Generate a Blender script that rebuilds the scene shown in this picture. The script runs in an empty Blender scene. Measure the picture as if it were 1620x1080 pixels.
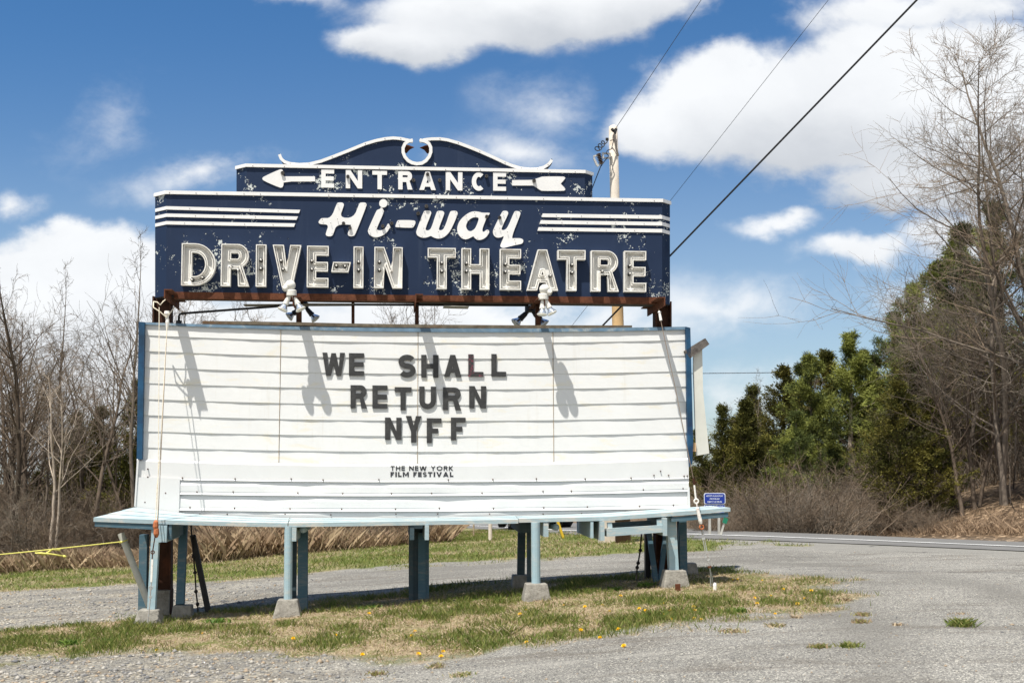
import bpy, math, random
import numpy as np
from mathutils import Vector, Matrix
from mathutils.geometry import tessellate_polygon

rnd = random.Random(7)
NR = np.random.RandomState(11)
scene = bpy.context.scene
COL = scene.collection
R = math.radians

# ------------------------------------------------------------------ camera
F = 1950.0                      # focal length in photo pixels (1620 wide)
EYE = 1.7
PITCH = math.atan((755 - 540) / F)
cam_d = bpy.data.cameras.new("camera")
cam = bpy.data.objects.new("camera", cam_d)
COL.objects.link(cam)
cam_d.sensor_width = 36.0
cam_d.lens = 36.0 * F / 1620.0
cam_d.clip_end = 2000
cam.location = (0, 0, EYE)
cam.rotation_euler = (math.pi / 2 + PITCH, 0, 0)
cam_d.dof.use_dof = True
cam_d.dof.focus_distance = 14.0
cam_d.dof.aperture_fstop = 4.5
scene.camera = cam

CP, SP = math.cos(PITCH), math.sin(PITCH)
def ray(px, py):
    u, v = (px - 810) / F, -(py - 540) / F
    return Vector((u, CP - v * SP, SP + v * CP))

# sign plane: vertical, right end a little farther away
TY = 0.10
_n = math.sqrt(1 + TY * TY)
EX = Vector((1 / _n, TY / _n, 0)); EZ = Vector((0, 0, 1)); EN = Vector((TY / _n, -1 / _n, 0))
PL0 = Vector((-1.15, 14.0, EYE))
def P(px, py, off=0.0):
    """point where the sight line meets the plane `off` metres in front of the sign's board"""
    d = ray(px, py)
    o = Vector((0, 0, EYE))
    t = ((PL0 + EN * off) - o).dot(EN) / d.dot(EN)
    return o + d * t
def off_of(p): return (p - PL0).dot(EN)
def X(px, py, y):
    d = ray(px, py); return Vector((0, 0, EYE)) + d * (y / d.y)

# ------------------------------------------------------------------ sun, sky, exposure
SUN = (EX * 0.275 - EN * 0.335 - EZ * 1.0).normalized()
sd = bpy.data.lights.new("sun", 'SUN'); so = bpy.data.objects.new("sun", sd); COL.objects.link(so)
sd.energy = 5.0; sd.angle = R(0.53); sd.color = (1.0, 0.958, 0.885)
so.rotation_euler = SUN.to_track_quat('-Z', 'Y').to_euler()
so.location = (-6, -8, 30)
scene.view_settings.view_transform = 'Standard'
scene.view_settings.look = 'None'
scene.view_settings.exposure = 0.54
scene.view_settings.gamma = 1.0
scene.view_settings.use_curve_mapping = False
scene.cycles.max_bounces = 6
scene.cycles.diffuse_bounces = 3
scene.cycles.transparent_max_bounces = 8

class NT:
    def __init__(s, nt): s.nt = nt; s.n = nt.nodes; s.l = nt.links
    def node(s, t, **kw):
        x = s.n.new(t)
        for k, v in kw.items(): setattr(x, k, v)
        return x
    def set(s, sock, v):
        if isinstance(v, bpy.types.NodeSocket): s.l.new(v, sock)
        elif isinstance(v, (tuple, list)):
            v = tuple(v)
            if len(sock.default_value) == 4 and len(v) == 3: v = v + (1,)
            sock.default_value = v
        else: sock.default_value = v
    def m(s, op, a, b=None, c=None, clamp=False):
        x = s.node('ShaderNodeMath', operation=op, use_clamp=clamp)
        s.set(x.inputs[0], a)
        if b is not None: s.set(x.inputs[1], b)
        if c is not None: s.set(x.inputs[2], c)
        return x.outputs[0]
    def smooth(s, v, a, b, lo=0.0, hi=1.0):
        x = s.node('ShaderNodeMapRange', interpolation_type='SMOOTHSTEP')
        for i, q in enumerate((v, a, b, lo, hi)): s.set(x.inputs[i], q)
        return x.outputs[0]
    def mix(s, f, a, b, blend='MIX'):
        x = s.node('ShaderNodeMix', data_type='RGBA', blend_type=blend)
        s.set(x.inputs[0], f); s.set(x.inputs[6], a); s.set(x.inputs[7], b)
        return x.outputs[2]
    def noise(s, vec, scale, detail=4, rough=0.55, dist=0.0):
        x = s.node('ShaderNodeTexNoise')
        if vec is not None: s.l.new(vec, x.inputs['Vector'])
        x.inputs['Scale'].default_value = scale; x.inputs['Detail'].default_value = detail
        x.inputs['Roughness'].default_value = rough; x.inputs['Distortion'].default_value = dist
        return x.outputs['Fac']
    def voro(s, vec, scale, feature='F1', out='Distance'):
        x = s.node('ShaderNodeTexVoronoi', feature=feature)
        if vec is not None: s.l.new(vec, x.inputs['Vector'])
        x.inputs['Scale'].default_value = scale
        return x.outputs[out]
    def xyz(s, x, y, z):
        c = s.node('ShaderNodeCombineXYZ')
        for i, q in enumerate((x, y, z)): s.set(c.inputs[i], q)
        return c.outputs[0]
    def sep(s, v):
        c = s.node('ShaderNodeSeparateXYZ'); s.l.new(v, c.inputs[0]); return c.outputs
    def vmul(s, v, k):
        c = s.node('ShaderNodeVectorMath', operation='MULTIPLY'); s.l.new(v, c.inputs[0]); c.inputs[1].default_value = k
        return c.outputs[0]
    def ramp(s, f, stops):
        x = s.node('ShaderNodeValToRGB'); s.l.new(f, x.inputs[0])
        el = x.color_ramp.elements
        while len(el) < len(stops): el.new(0.5)
        for e, (p, c) in zip(el, stops): e.position = p; e.color = (c + (1,)) if len(c) == 3 else c
        return x.outputs[0]
    def bump(s, h, strength=0.3, dist=0.01):
        b = s.node('ShaderNodeBump'); s.l.new(h, b.inputs['Height'])
        b.inputs['Strength'].default_value = strength; b.inputs['Distance'].default_value = dist
        return b.outputs[0]

SKY_STRENGTH = 0.121
def make_world():
    w = bpy.data.worlds.new("World"); scene.world = w; w.use_nodes = True
    g = NT(w.node_tree); g.n.clear()
    out = g.node('ShaderNodeOutputWorld'); bg = g.node('ShaderNodeBackground')
    bg.inputs[1].default_value = SKY_STRENGTH
    g.l.new(bg.outputs[0], out.inputs[0])
    sky = g.node('ShaderNodeTexSky', sky_type='NISHITA')
    sky.sun_disc = False
    s = -SUN
    sky.sun_elevation = math.asin(s.z); sky.sun_rotation = math.atan2(s.x, s.y)
    sky.altitude = 50; sky.air_density = 1.0; sky.dust_density = 0.5; sky.ozone_density = 1.6
    tc = g.node('ShaderNodeTexCoord')
    x, y, z = g.sep(tc.outputs['Generated'])
    ya = g.m('MAXIMUM', g.m('ABSOLUTE', y), 0.06)
    u = g.m('DIVIDE', x, ya); v = g.m('DIVIDE', z, ya)
    vec = g.xyz(g.m('MULTIPLY', u, 1.0), g.m('MULTIPLY', v, 1.35), g.m('MULTIPLY', y, 0.3))
    def ncol(scale, det):
        q = g.node('ShaderNodeTexNoise'); g.l.new(vec, q.inputs['Vector']); q.inputs['Scale'].default_value = scale; q.inputs['Detail'].default_value = det; q.inputs['Roughness'].default_value = 0.6
        return g.sep(q.outputs['Color'])
    wa, wb = ncol(3.4, 3), ncol(11.0, 6)
    u0_, v0_ = u, v
    u = g.m('ADD', u, g.m('ADD', g.m('MULTIPLY_ADD', wa[0], .13, -.065), g.m('MULTIPLY_ADD', wb[0], .07, -.035)))
    v = g.m('ADD', v, g.m('ADD', g.m('MULTIPLY_ADD', wa[1], .09, -.045), g.m('MULTIPLY_ADD', wb[1], .05, -.025)))
    n1 = g.noise(vec, 5.2, 10, 0.60, 0.2)
    n2 = g.noise(vec, 19.0, 7, 0.62, 0.5)
    blobs = [  # photo px, py, rx, ry, gain, underside grey
        (880, -5, 310, 92, 1.1, .75), (705, 55, 135, 58, .95, .7), (1015, -15, 190, 66, .9, .5), (500, -25, 110, 30, .32, .2),
        (1190, 170, 190, 120, 1.05, .5), (1440, 170, 360, 160, 1.5, .8), (1300, 190, 240, 120, 1.3, .7), (1190, 95, 80, 62, .8, .1), (1610, 230, 280, 170, 1.4, .7),
        (1440, 290, 230, 66, 1.1, 1.0), (1560, 370, 190, 80, .95, .6), (1345, 395, 100, 36, .62, .2), (1235, 335, 70, 24, .42, .1),
        (1450, 15, 280, 62, .5, .3), (1050, 190, 90, 70, .7, .3),
        (110, 395, 190, 58, 1.1, .1), (40, 480, 300, 120, 1.2, .9), (180, 610, 420, 190, 1.0, .7), (640, 505, 520, 75, .62, .3),
        (1130, 478, 200, 42, .22, .1), (330, 285, 120, 48, .30, .1), (200, 185, 50, 45, .08, .1), (890, 175, 55, 45, .14, .1),
        (830, 248, 130, 36, .24, .1), (28, 312, 60, 34, .34, .1), (1190, 630, 150, 70, .30, .1), 
        (1480, 470, 200, 60, .36, .2)]
    D = None; SW = None; SS = None
    for (px, py, rx, ry, gain, grey) in blobs:
        d = ray(px, py); u0, v0 = d.x / d.y, d.z / d.y
        k = 1 / F
        a = g.m('MULTIPLY', g.m('SUBTRACT', u, u0), 1 / (rx * k))
        b = g.m('MULTIPLY', g.m('SUBTRACT', v, v0), 1 / (ry * k))
        r = g.m('SQRT', g.m('ADD', g.m('MULTIPLY', a, a), g.m('MULTIPLY', b, b)))
        den = g.m('MULTIPLY', g.m('SUBTRACT', 1.0, r), gain)
        wgt = g.m('POWER', g.m('MAXIMUM', g.m('ADD', den, 0.25), 0.001), 2.0)
        shade = g.m('MULTIPLY', g.smooth(b, 0.35, -0.75), grey)
        D = den if D is None else g.m('SMOOTH_MAX', D, den, 0.12)
        SS = g.m('MULTIPLY', wgt, shade) if SS is None else g.m('MULTIPLY_ADD', wgt, shade, SS)
        SW = wgt if SW is None else g.m('ADD', SW, wgt)
    shade = g.m('DIVIDE', SS, SW)
    nn = g.m('ADD', g.m('MULTIPLY', g.m('SUBTRACT', n1, 0.5), 1.55), g.m('MULTIPLY', g.m('SUBTRACT', n2, 0.5), 0.38))
    dens = g.m('ADD', g.m('ADD', D, 0.10), nn)
    alpha = g.smooth(dens, 0.02, 0.48)
    alpha = g.m('MULTIPLY', alpha, g.smooth(D, -0.30, 0.34))
    alpha = g.m('MULTIPLY', alpha, 0.96)
    # unseen bright cloud added behind the viewer to fill light onto the board
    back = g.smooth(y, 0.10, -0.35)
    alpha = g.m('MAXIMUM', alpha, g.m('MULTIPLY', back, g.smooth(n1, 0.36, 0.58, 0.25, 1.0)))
    sh = g.m('ADD', shade, g.m('MULTIPLY', g.m('SUBTRACT', n1, 0.5), -0.9), clamp=True)
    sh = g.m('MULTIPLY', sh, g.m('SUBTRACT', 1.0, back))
    cloud = g.mix(sh, (5.65, 5.75, 5.85), (3.0, 3.2, 3.5))
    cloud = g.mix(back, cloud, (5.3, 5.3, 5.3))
    tint = g.mix(g.smooth(v0_, 0.10, 0.42), (0.58, 0.62, 0.67), (0.27, 0.49, 0.67))
    blue = g.mix(1.0, sky.outputs[0], tint, 'MULTIPLY')
    low = g.smooth(v0_, 0.30, -0.02)
    blue = g.mix(g.m('MULTIPLY', low, 0.30), blue, (2.9, 3.8, 4.6))
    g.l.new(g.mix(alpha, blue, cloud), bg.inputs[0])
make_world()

# ------------------------------------------------------------------ materials
MATS = {}
def mat(name, col, rough=0.6, metal=0.0, var=0.0, vscale=8.0, bump=0.0, bscale=60.0, spec=0.4, stain=None, stain_amt=0.0, stain_scale=3.0, rand=0.0, trans=0.0):
    if name in MATS: return MATS[name]
    m = bpy.data.materials.new(name); m.use_nodes = True
    g = NT(m.node_tree); b = g.n['Principled BSDF']
    b.inputs['Roughness'].default_value = rough; b.inputs['Metallic'].default_value = metal
    b.inputs['Specular IOR Level'].default_value = spec
    tc = g.node('ShaderNodeTexCoord').outputs['Object']
    c = None
    base = tuple(col)
    if var > 0:
        n = g.noise(tc, vscale, 5, 0.65)
        lo = tuple(max(0, q * (1 - var)) for q in col); hi = tuple(min(1, q * (1 + var)) for q in col)
        c = g.ramp(n, [(0.3, lo), (0.7, hi)])
    if stain is not None:
        n = g.noise(tc, stain_scale, 6, 0.7, 0.6)
        f = g.m('MULTIPLY', g.smooth(n, 0.50, 0.68), stain_amt)
        c = g.mix(f, c if c is not None else base, stain)
    if rand > 0:
        oi = g.node('ShaderNodeObjectInfo').outputs['Random']
        k = g.m('MULTIPLY_ADD', oi, 2 * rand, 1 - rand)
        c = g.mix(1.0, c if c is not None else base, g.xyz(k, k, k), 'MULTIPLY')
    if c is not None: g.l.new(c, b.inputs['Base Color'])
    else: b.inputs['Base Color'].default_value = base + (1,)
    if bump > 0:
        g.l.new(g.bump(g.noise(tc, bscale, 4, 0.6), bump, 0.01), b.inputs['Normal'])
    if trans > 0:
        b.inputs['Subsurface Weight'].default_value = 0.0
        t = g.node('ShaderNodeBsdfTranslucent'); mx = g.node('ShaderNodeMixShader'); mx.inputs[0].default_value = trans
        if c is not None: g.l.new(c, t.inputs[0])
        else: t.inputs[0].default_value = base + (1,)
        o = g.n['Material Output']
        g.l.new(b.outputs[0], mx.inputs[1]); g.l.new(t.outputs[0], mx.inputs[2]); g.l.new(mx.outputs[0], o.inputs[0])
    MATS[name] = m
    return m

def navy_material():
    m = bpy.data.materials.new("peeling_navy_paint"); m.use_nodes = True
    g = NT(m.node_tree); b = g.n['Principled BSDF']
    tc = g.node('ShaderNodeTexCoord').outputs['Object']
    big = g.noise(tc, 1.25, 3, 0.6, 0.4)
    mid = g.noise(tc, 5.0, 5, 0.68, 0.6)
    fine = g.noise(tc, 24.0, 6, 0.78, 1.0)
    vo = g.voro(tc, 34.0)
    # flakes: whole cells of a crazed network let go where the paint is weakest
    wv = g.node('ShaderNodeTexNoise'); g.l.new(tc, wv.inputs['Vector']); wv.inputs['Scale'].default_value = 26; wv.inputs['Detail'].default_value = 4
    wo = g.node('ShaderNodeVectorMath', operation='MULTIPLY_ADD'); g.l.new(wv.outputs['Color'], wo.inputs[0]); wo.inputs[1].default_value = (.055, .055, .055); g.l.new(tc, wo.inputs[2])
    def flakes(scale, thr, wt):
        q = g.node('ShaderNodeTexVoronoi'); g.l.new(wo.outputs[0], q.inputs['Vector']); q.inputs['Scale'].default_value = scale
        cl = g.m('ADD', g.m('MULTIPLY', g.sep(q.outputs['Color'])[0], wt), g.m('ADD', g.m('MULTIPLY', big, .8), g.m('MULTIPLY', mid, 0.95)))
        return cl
    fa = flakes(20, 0, .42); fb = flakes(42, 0, .50); fc = flakes(95, 0, .55)
    chip = g.m('MAXIMUM', g.smooth(fa, 1.442, 1.452), g.m('MAXIMUM', g.smooth(fb, 1.455, 1.465), g.smooth(fc, 1.49, 1.50)))
    rim = g.m('SUBTRACT', g.m('MAXIMUM', g.smooth(fa, 1.375, 1.39), g.smooth(fb, 1.40, 1.415)), chip, clamp=True)
    rim = g.m('MULTIPLY', rim, g.smooth(fine, 0.50, 0.56))
    tone = g.noise(tc, 2.2, 5, 0.6)
    streak = g.noise(g.vmul(tc, (9, 9, 0.7)), 1.0, 4, 0.6)
    navy = g.mix(tone, (0.0115, 0.0225, 0.053), (0.020, 0.034, 0.072))
    navy = g.mix(g.m('MULTIPLY', g.smooth(streak, 0.55, 0.75), 0.25), navy, (0.045, 0.062, 0.10))
    prim = g.mix(g.noise(tc, 40, 2), (0.40, 0.44, 0.42), (0.60, 0.62, 0.60))
    c = g.mix(rim, navy, (0.008, 0.011, 0.022))
    c = g.mix(chip, c, prim)
    g.l.new(c, b.inputs['Base Color'])
    b.inputs['Roughness'].default_value = 0.55; b.inputs['Specular IOR Level'].default_value = 0.14
    g.l.new(g.bump(g.m('SUBTRACT', g.m('MULTIPLY', tone, 0.4), g.m('MULTIPLY', chip, 0.3)), 0.4, 0.01), b.inputs['Normal'])
    return m

def siding_material():
    m = bpy.data.materials.new("painted_lap_siding"); m.use_nodes = True
    g = NT(m.node_tree); b = g.n['Principled BSDF']
    tc = g.node('ShaderNodeTexCoord').outputs['Object']
    n = g.noise(tc, 1.6, 5, 0.65, 0.5)
    st = g.smooth(g.noise(g.vmul(tc, (1.3, 1.3, 4.5)), 1.7, 6, 0.7, 0.6), 0.53, 0.72)
    c = g.mix(n, (0.635, 0.64, 0.63), (0.69, 0.695, 0.685))
    c = g.mix(g.m('MULTIPLY', g.smooth(g.noise(g.vmul(tc, (7, 7, .5)), 1.6, 5, .7), .55, .8), .30), c, (.50, .46, .38))
    c = g.mix(g.m('MULTIPLY', st, 0.7), c, (0.68, 0.625, 0.48))
    sp = g.smooth(g.noise(tc, 38, 4, 0.8, 0.6), 0.735, 0.77)
    c = g.mix(g.m('MULTIPLY', sp, 0.55), c, (0.32, 0.28, 0.20))
    g.l.new(c, b.inputs['Base Color']); b.inputs['Roughness'].default_value = 0.62
    b.inputs['Specular IOR Level'].default_value = 0.25
    g.l.new(g.bump(g.noise(g.vmul(tc, (1, 1, 3)), 6, 4), 0.12, 0.01), b.inputs['Normal'])
    return m

def blue_wood_material(name, c0, c1, worn, amt):
    m = bpy.data.materials.new(name); m.use_nodes = True
    g = NT(m.node_tree); b = g.n['Principled BSDF']
    tc = g.node('ShaderNodeTexCoord').outputs['Object']
    n = g.noise(tc, 4, 5, 0.65)
    gr = g.noise(g.vmul(tc, (2.0, 14, 14)), 2.0, 6, 0.75, 0.3)
    c = g.mix(n, c0, c1)
    f = g.m('MULTIPLY', g.smooth(g.m('ADD', g.m('MULTIPLY', gr, 0.7), g.m('MULTIPLY', n, 0.4)), 0.53, 0.66), amt)
    c = g.mix(f, c, worn)
    cr = g.smooth(g.noise(g.vmul(tc, (1.2, 22, 22)), 2.4, 4, 0.8), 0.70, 0.76)
    c = g.mix(g.m('MULTIPLY', cr, 0.55), c, (0.08, 0.085, 0.085))
    g.l.new(c, b.inputs['Base Color']); b.inputs['Roughness'].default_value = 0.7
    b.inputs['Specular IOR Level'].default_value = 0.25
    g.l.new(g.bump(gr, 0.35, 0.008), b.inputs['Normal'])
    return m

NAVY = navy_material()
SIDING = siding_material()
M_WHITE = mat("white_trim_paint", (0.74, 0.735, 0.72), 0.5, var=0.04, vscale=5, stain=(0.55, 0.45, 0.34), stain_amt=0.12, stain_scale=6)
M_SKIRT = mat("white_sheet_metal", (0.63, 0.63, 0.62), 0.42, var=0.03, vscale=3, stain=(0.62, 0.61, 0.55), stain_amt=0.25, stain_scale=2.0)
M_CHAN = mat("cream_channel_enamel", (0.80, 0.79, 0.75), 0.45, var=0.04, vscale=9, stain=(0.45, 0.37, 0.27), stain_amt=0.16, stain_scale=6)
M_RIM = mat("worn_channel_edge", (0.76, 0.74, 0.69), 0.5, var=0.10, vscale=14, stain=(0.36, 0.22, 0.12), stain_amt=0.4, stain_scale=9)
M_TUBE = mat("neon_glass_tube", (0.80, 0.77, 0.71), 0.12, spec=0.6, var=0.05)
M_RUST = mat("rusted_steel", (0.115, 0.042, 0.021), 0.85, var=0.35, vscale=16, bump=0.3, bscale=50, stain=(0.07, 0.028, 0.018), stain_amt=0.7, stain_scale=6, spec=0.2)
M_RUSTD = mat("dark_rusted_steel", (0.055, 0.024, 0.014), 0.85, var=0.4, vscale=9, bump=0.3, bscale=50, stain=(0.13, 0.045, 0.02), stain_amt=0.6, stain_scale=4, spec=0.2)
M_SOFFIT = mat("dark_soffit_metal", (0.05, 0.046, 0.042), 0.8, var=0.3)  # plain dark tone for the cabinet underside and the backing board
M_BLACK = mat("black_conduit", (0.012, 0.012, 0.013), 0.5)
M_LETTER = mat("charcoal_letter_plastic", (0.034, 0.034, 0.034), 0.5, var=0.22, vscale=22, stain=(0.075, 0.075, 0.072), stain_amt=0.6, stain_scale=14, spec=0.35)
M_LETTERR = mat("charcoal_letter_plastic_pink_specks", (0.034, 0.034, 0.034), 0.5, var=0.22, vscale=22, stain=(0.42, 0.05, 0.11), stain_amt=0.55, stain_scale=34, spec=0.35)
M_INK = mat("black_print", (0.028, 0.03, 0.035), 0.6)
M_BLUEF = mat("blue_flashing_paint", (0.085, 0.15, 0.215), 0.6, var=0.3, vscale=9, stain=(0.36, 0.37, 0.34), stain_amt=0.6, stain_scale=5)
M_BLUES = mat("deep_blue_board_paint", (0.006, 0.052, 0.115), 0.55, var=0.5, vscale=3, stain=(0.005, 0.018, 0.058), stain_amt=0.8, stain_scale=1.8)
M_DECK = blue_wood_material("pale_blue_deck_paint", (0.29, 0.385, 0.42), (0.37, 0.46, 0.485), (0.50, 0.485, 0.44), 0.9)
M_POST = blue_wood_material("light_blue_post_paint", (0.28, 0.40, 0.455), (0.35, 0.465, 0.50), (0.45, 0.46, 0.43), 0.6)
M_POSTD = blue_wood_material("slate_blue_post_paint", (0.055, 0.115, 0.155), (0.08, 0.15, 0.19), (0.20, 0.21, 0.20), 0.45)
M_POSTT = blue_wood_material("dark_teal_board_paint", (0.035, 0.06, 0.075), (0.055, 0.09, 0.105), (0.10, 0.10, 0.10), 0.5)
M_OLDW = mat("weathered_timber", (0.34, 0.27, 0.185), 0.9, var=0.4, vscale=12, bump=0.5, bscale=40, stain=(0.34, 0.16, 0.07), stain_amt=0.6, stain_scale=3, spec=0.15)
M_GREYW = mat("grey_driftwood_timber", (0.13, 0.115, 0.105), 0.9, var=0.5, vscale=14, bump=0.5, spec=0.15)
M_BACKP = mat("pale_grey_board", (0.60, 0.60, 0.54), 0.6, var=0.07, vscale=3, stain=(0.5, 0.49, 0.42), stain_amt=0.4)
M_CONC = mat("cast_concrete", (0.25, 0.235, 0.205), 0.92, var=0.3, vscale=14, bump=0.8, bscale=45, stain=(0.12, 0.105, 0.085), stain_amt=0.75, stain_scale=7, spec=0.2)
M_ROPE = mat("cream_rope", (0.62, 0.56, 0.44), 0.85, var=0.2, vscale=40)
M_CABLE = mat("steel_cable", (0.20, 0.15, 0.11), 0.6, metal=0.3, var=0.3, vscale=20)
M_CHAIN = mat("dark_chain_steel", (0.035, 0.028, 0.024), 0.6, metal=0.4, var=0.4, vscale=20)
M_GALV = mat("galvanised_fitting", (0.46, 0.47, 0.46), 0.5, metal=0.3, var=0.2, vscale=30, stain=(0.3, 0.12, 0.05), stain_amt=0.5, stain_scale=16)
M_WFIT = mat("white_painted_fitting", (0.80, 0.78, 0.73), 0.5, stain=(0.40, 0.15, 0.06), stain_amt=0.5, stain_scale=22)
M_RUSTO = mat("orange_rusted_fitting", (0.40, 0.13, 0.05), 0.8, var=0.3, vscale=30)
M_YELLOW = mat("yellow_rope", (0.62, 0.58, 0.14), 0.7, var=0.2, vscale=50)
M_PVC = mat("white_plastic_pipe", (0.50, 0.50, 0.45), 0.4, var=0.15, vscale=5, stain=(0.28, 0.27, 0.22), stain_amt=0.6, stain_scale=5)
M_LAMPW = mat("white_lamp_plastic", (0.70, 0.685, 0.63), 0.35, var=0.08, vscale=20, stain=(0.4, 0.33, 0.24), stain_amt=0.35, stain_scale=18)
M_LAMPD = mat("dark_lamp_housing", (0.035, 0.036, 0.036), 0.5, var=0.3)  # plain dark tone for the lamps behind the board
M_MIRR = mat("silvered_bulb_glass", (0.75, 0.80, 0.86), 0.10, metal=0.9)
M_LENS = mat("cream_bulb_lens", (0.70, 0.68, 0.60), 0.2)
M_POLE = mat("pale_weathered_pole_wood", (0.60, 0.54, 0.46), 0.85, var=0.14, vscale=5, bump=0.3, bscale=14, stain=(0.38, 0.27, 0.18), stain_amt=0.5, stain_scale=3, spec=0.2)
M_WIRE = mat("black_cable_sheath", (0.010, 0.010, 0.011), 0.6)
M_SIGNB = mat("blue_road_sign_sheet", (0.010, 0.035, 0.27), 0.4)
M_SIGNB2 = mat("bright_blue_sign_sheet", (0.012, 0.075, 0.50), 0.4)
M_SIGNW = mat("white_sign_print", (0.70, 0.74, 0.80), 0.45)
M_GREEN = mat("green_marker_plate", (0.01, 0.16, 0.09), 0.4)
M_GPOST = mat("galvanised_post", (0.42, 0.41, 0.37), 0.6, metal=0.2, var=0.2)
M_YPOST = mat("yellow_guy_guard", (0.65, 0.42, 0.03), 0.5)
M_CARP = mat("dark_blue_car_paint", (0.012, 0.018, 0.035), 0.2, spec=0.6)
M_GLASS = mat("dark_car_glass", (0.02, 0.025, 0.03), 0.05, spec=0.8)
M_TYRE = mat("black_rubber", (0.012, 0.012, 0.012), 0.8)
M_DAND = mat("dandelion_yellow", (0.85, 0.55, 0.01), 0.7)
M_BARK = [mat("grey_brown_bark", (0.15, 0.122, 0.096), 0.9, var=0.35, vscale=5, rand=0.55, spec=0.15),
          mat("brown_bark", (0.105, 0.08, 0.06), 0.9, var=0.35, vscale=5, rand=0.45, spec=0.15),
          mat("pale_sycamore_bark", (0.42, 0.35, 0.28), 0.9, var=0.30, vscale=4, spec=0.15)]
M_TWIG = [mat("grey_twigs", (0.155, 0.130, 0.102), 0.9, rand=0.4, spec=0.1),
          mat("brown_twigs", (0.165, 0.124, 0.088), 0.9, rand=0.4, spec=0.1),
          mat("pale_twigs", (0.33, 0.27, 0.21), 0.9, rand=0.2, spec=0.1)]
M_CED = [mat("cedar_dark_green", (0.072, 0.074, 0.018), 0.8, rand=0.3, trans=0.15, spec=0.15), mat("cedar_olive_green", (0.185, 0.165, 0.038), 0.8, rand=0.3, trans=0.15, spec=0.15)]
M_PIN = [mat("pine_blue_green", (0.062, 0.078, 0.022), 0.75, rand=0.3, trans=0.15, spec=0.2), mat("pine_fresh_green", (0.19, 0.205, 0.046), 0.75, rand=0.25, trans=0.15, spec=0.2)]
M_BUD = [mat("olive_bud_haze", (0.17, 0.165, 0.055), 0.8, trans=0.3, spec=0.1)]
M_GR = [mat("grass_green", (0.12, 0.16, 0.032), 0.7, trans=0.25, spec=0.2), mat("grass_olive", (0.245, 0.235, 0.075), 0.7, trans=0.25, spec=0.2),
        mat("grass_straw", (0.46, 0.37, 0.25), 0.8, trans=0.2, spec=0.1), mat("grass_dead_brown", (0.29, 0.205, 0.125), 0.85, trans=0.15, spec=0.1)]
M_DRY = [mat("dry_reed_tan", (0.50, 0.385, 0.25), 0.85, trans=0.2, spec=0.1), mat("dry_reed_brown", (0.33, 0.235, 0.155), 0.85, trans=0.15, spec=0.1)]
M_STONE = [mat("pebble_grey", (0.22, 0.21, 0.195), 0.8), mat("pebble_light", (0.36, 0.335, 0.29), 0.8), mat("pebble_tan", (0.31, 0.24, 0.165), 0.8), mat("pebble_dark", (0.12, 0.12, 0.12), 0.8)]

# ------------------------------------------------------------------ object helpers
ORG = {}
def link(o, parent=None, origin=None):
    COL.objects.link(o)
    if parent is not None:
        o.parent = parent; ORG[o] = ORG[parent]
    else:
        ORG[o] = origin
    return o
def tag(o, label=None, cat=None, group=None, kind=None):
    if label: o['label'] = label
    if cat: o['category'] = cat
    if group: o['group'] = group
    if kind: o['kind'] = kind
    return o
def empty(name, loc, label, cat, group=None):
    o = bpy.data.objects.new(name, None); o.empty_display_size = 0.2
    o.location = loc; link(o, None, Vector(loc)); tag(o, label, cat, group); return o
def mesh(name, V, Fc, m, parent=None, smooth=False, idx=None, origin=None):
    """one mesh object from world-space vertices"""
    V = np.asarray([tuple(v) for v in V], dtype=float) if not isinstance(V, np.ndarray) else V
    if parent is not None: org = ORG[parent]
    elif origin is not None: org = Vector(origin)
    else:
        lo = V.min(0); hi = V.max(0); org = Vector(((lo[0] + hi[0]) / 2, (lo[1] + hi[1]) / 2, lo[2]))
    V = V - np.array(org)
    me = bpy.data.meshes.new(name)
    if isinstance(Fc, np.ndarray):
        n, k = Fc.shape
        me.vertices.add(len(V)); me.vertices.foreach_set('co', V.ravel())
        me.loops.add(n * k); me.loops.foreach_set('vertex_index', Fc.ravel().astype(np.int32))
        me.polygons.add(n); me.polygons.foreach_set('loop_start', np.arange(0, n * k, k, dtype=np.int32))
        me.update(calc_edges=True)
    else:
        me.from_pydata([tuple(v) for v in V], [], [tuple(f) for f in Fc])
    for q in (m if isinstance(m, (list, tuple)) else [m]): me.materials.append(q)
    if idx is not None: me.polygons.foreach_set('material_index', np.asarray(idx, dtype=np.int32))
    if smooth: me.polygons.foreach_set('use_smooth', np.ones(len(me.polygons), dtype=bool))
    me.validate()
    o = bpy.data.objects.new(name, me)
    if parent is None: o.location = org
    link(o, parent, org)
    return o
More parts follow.
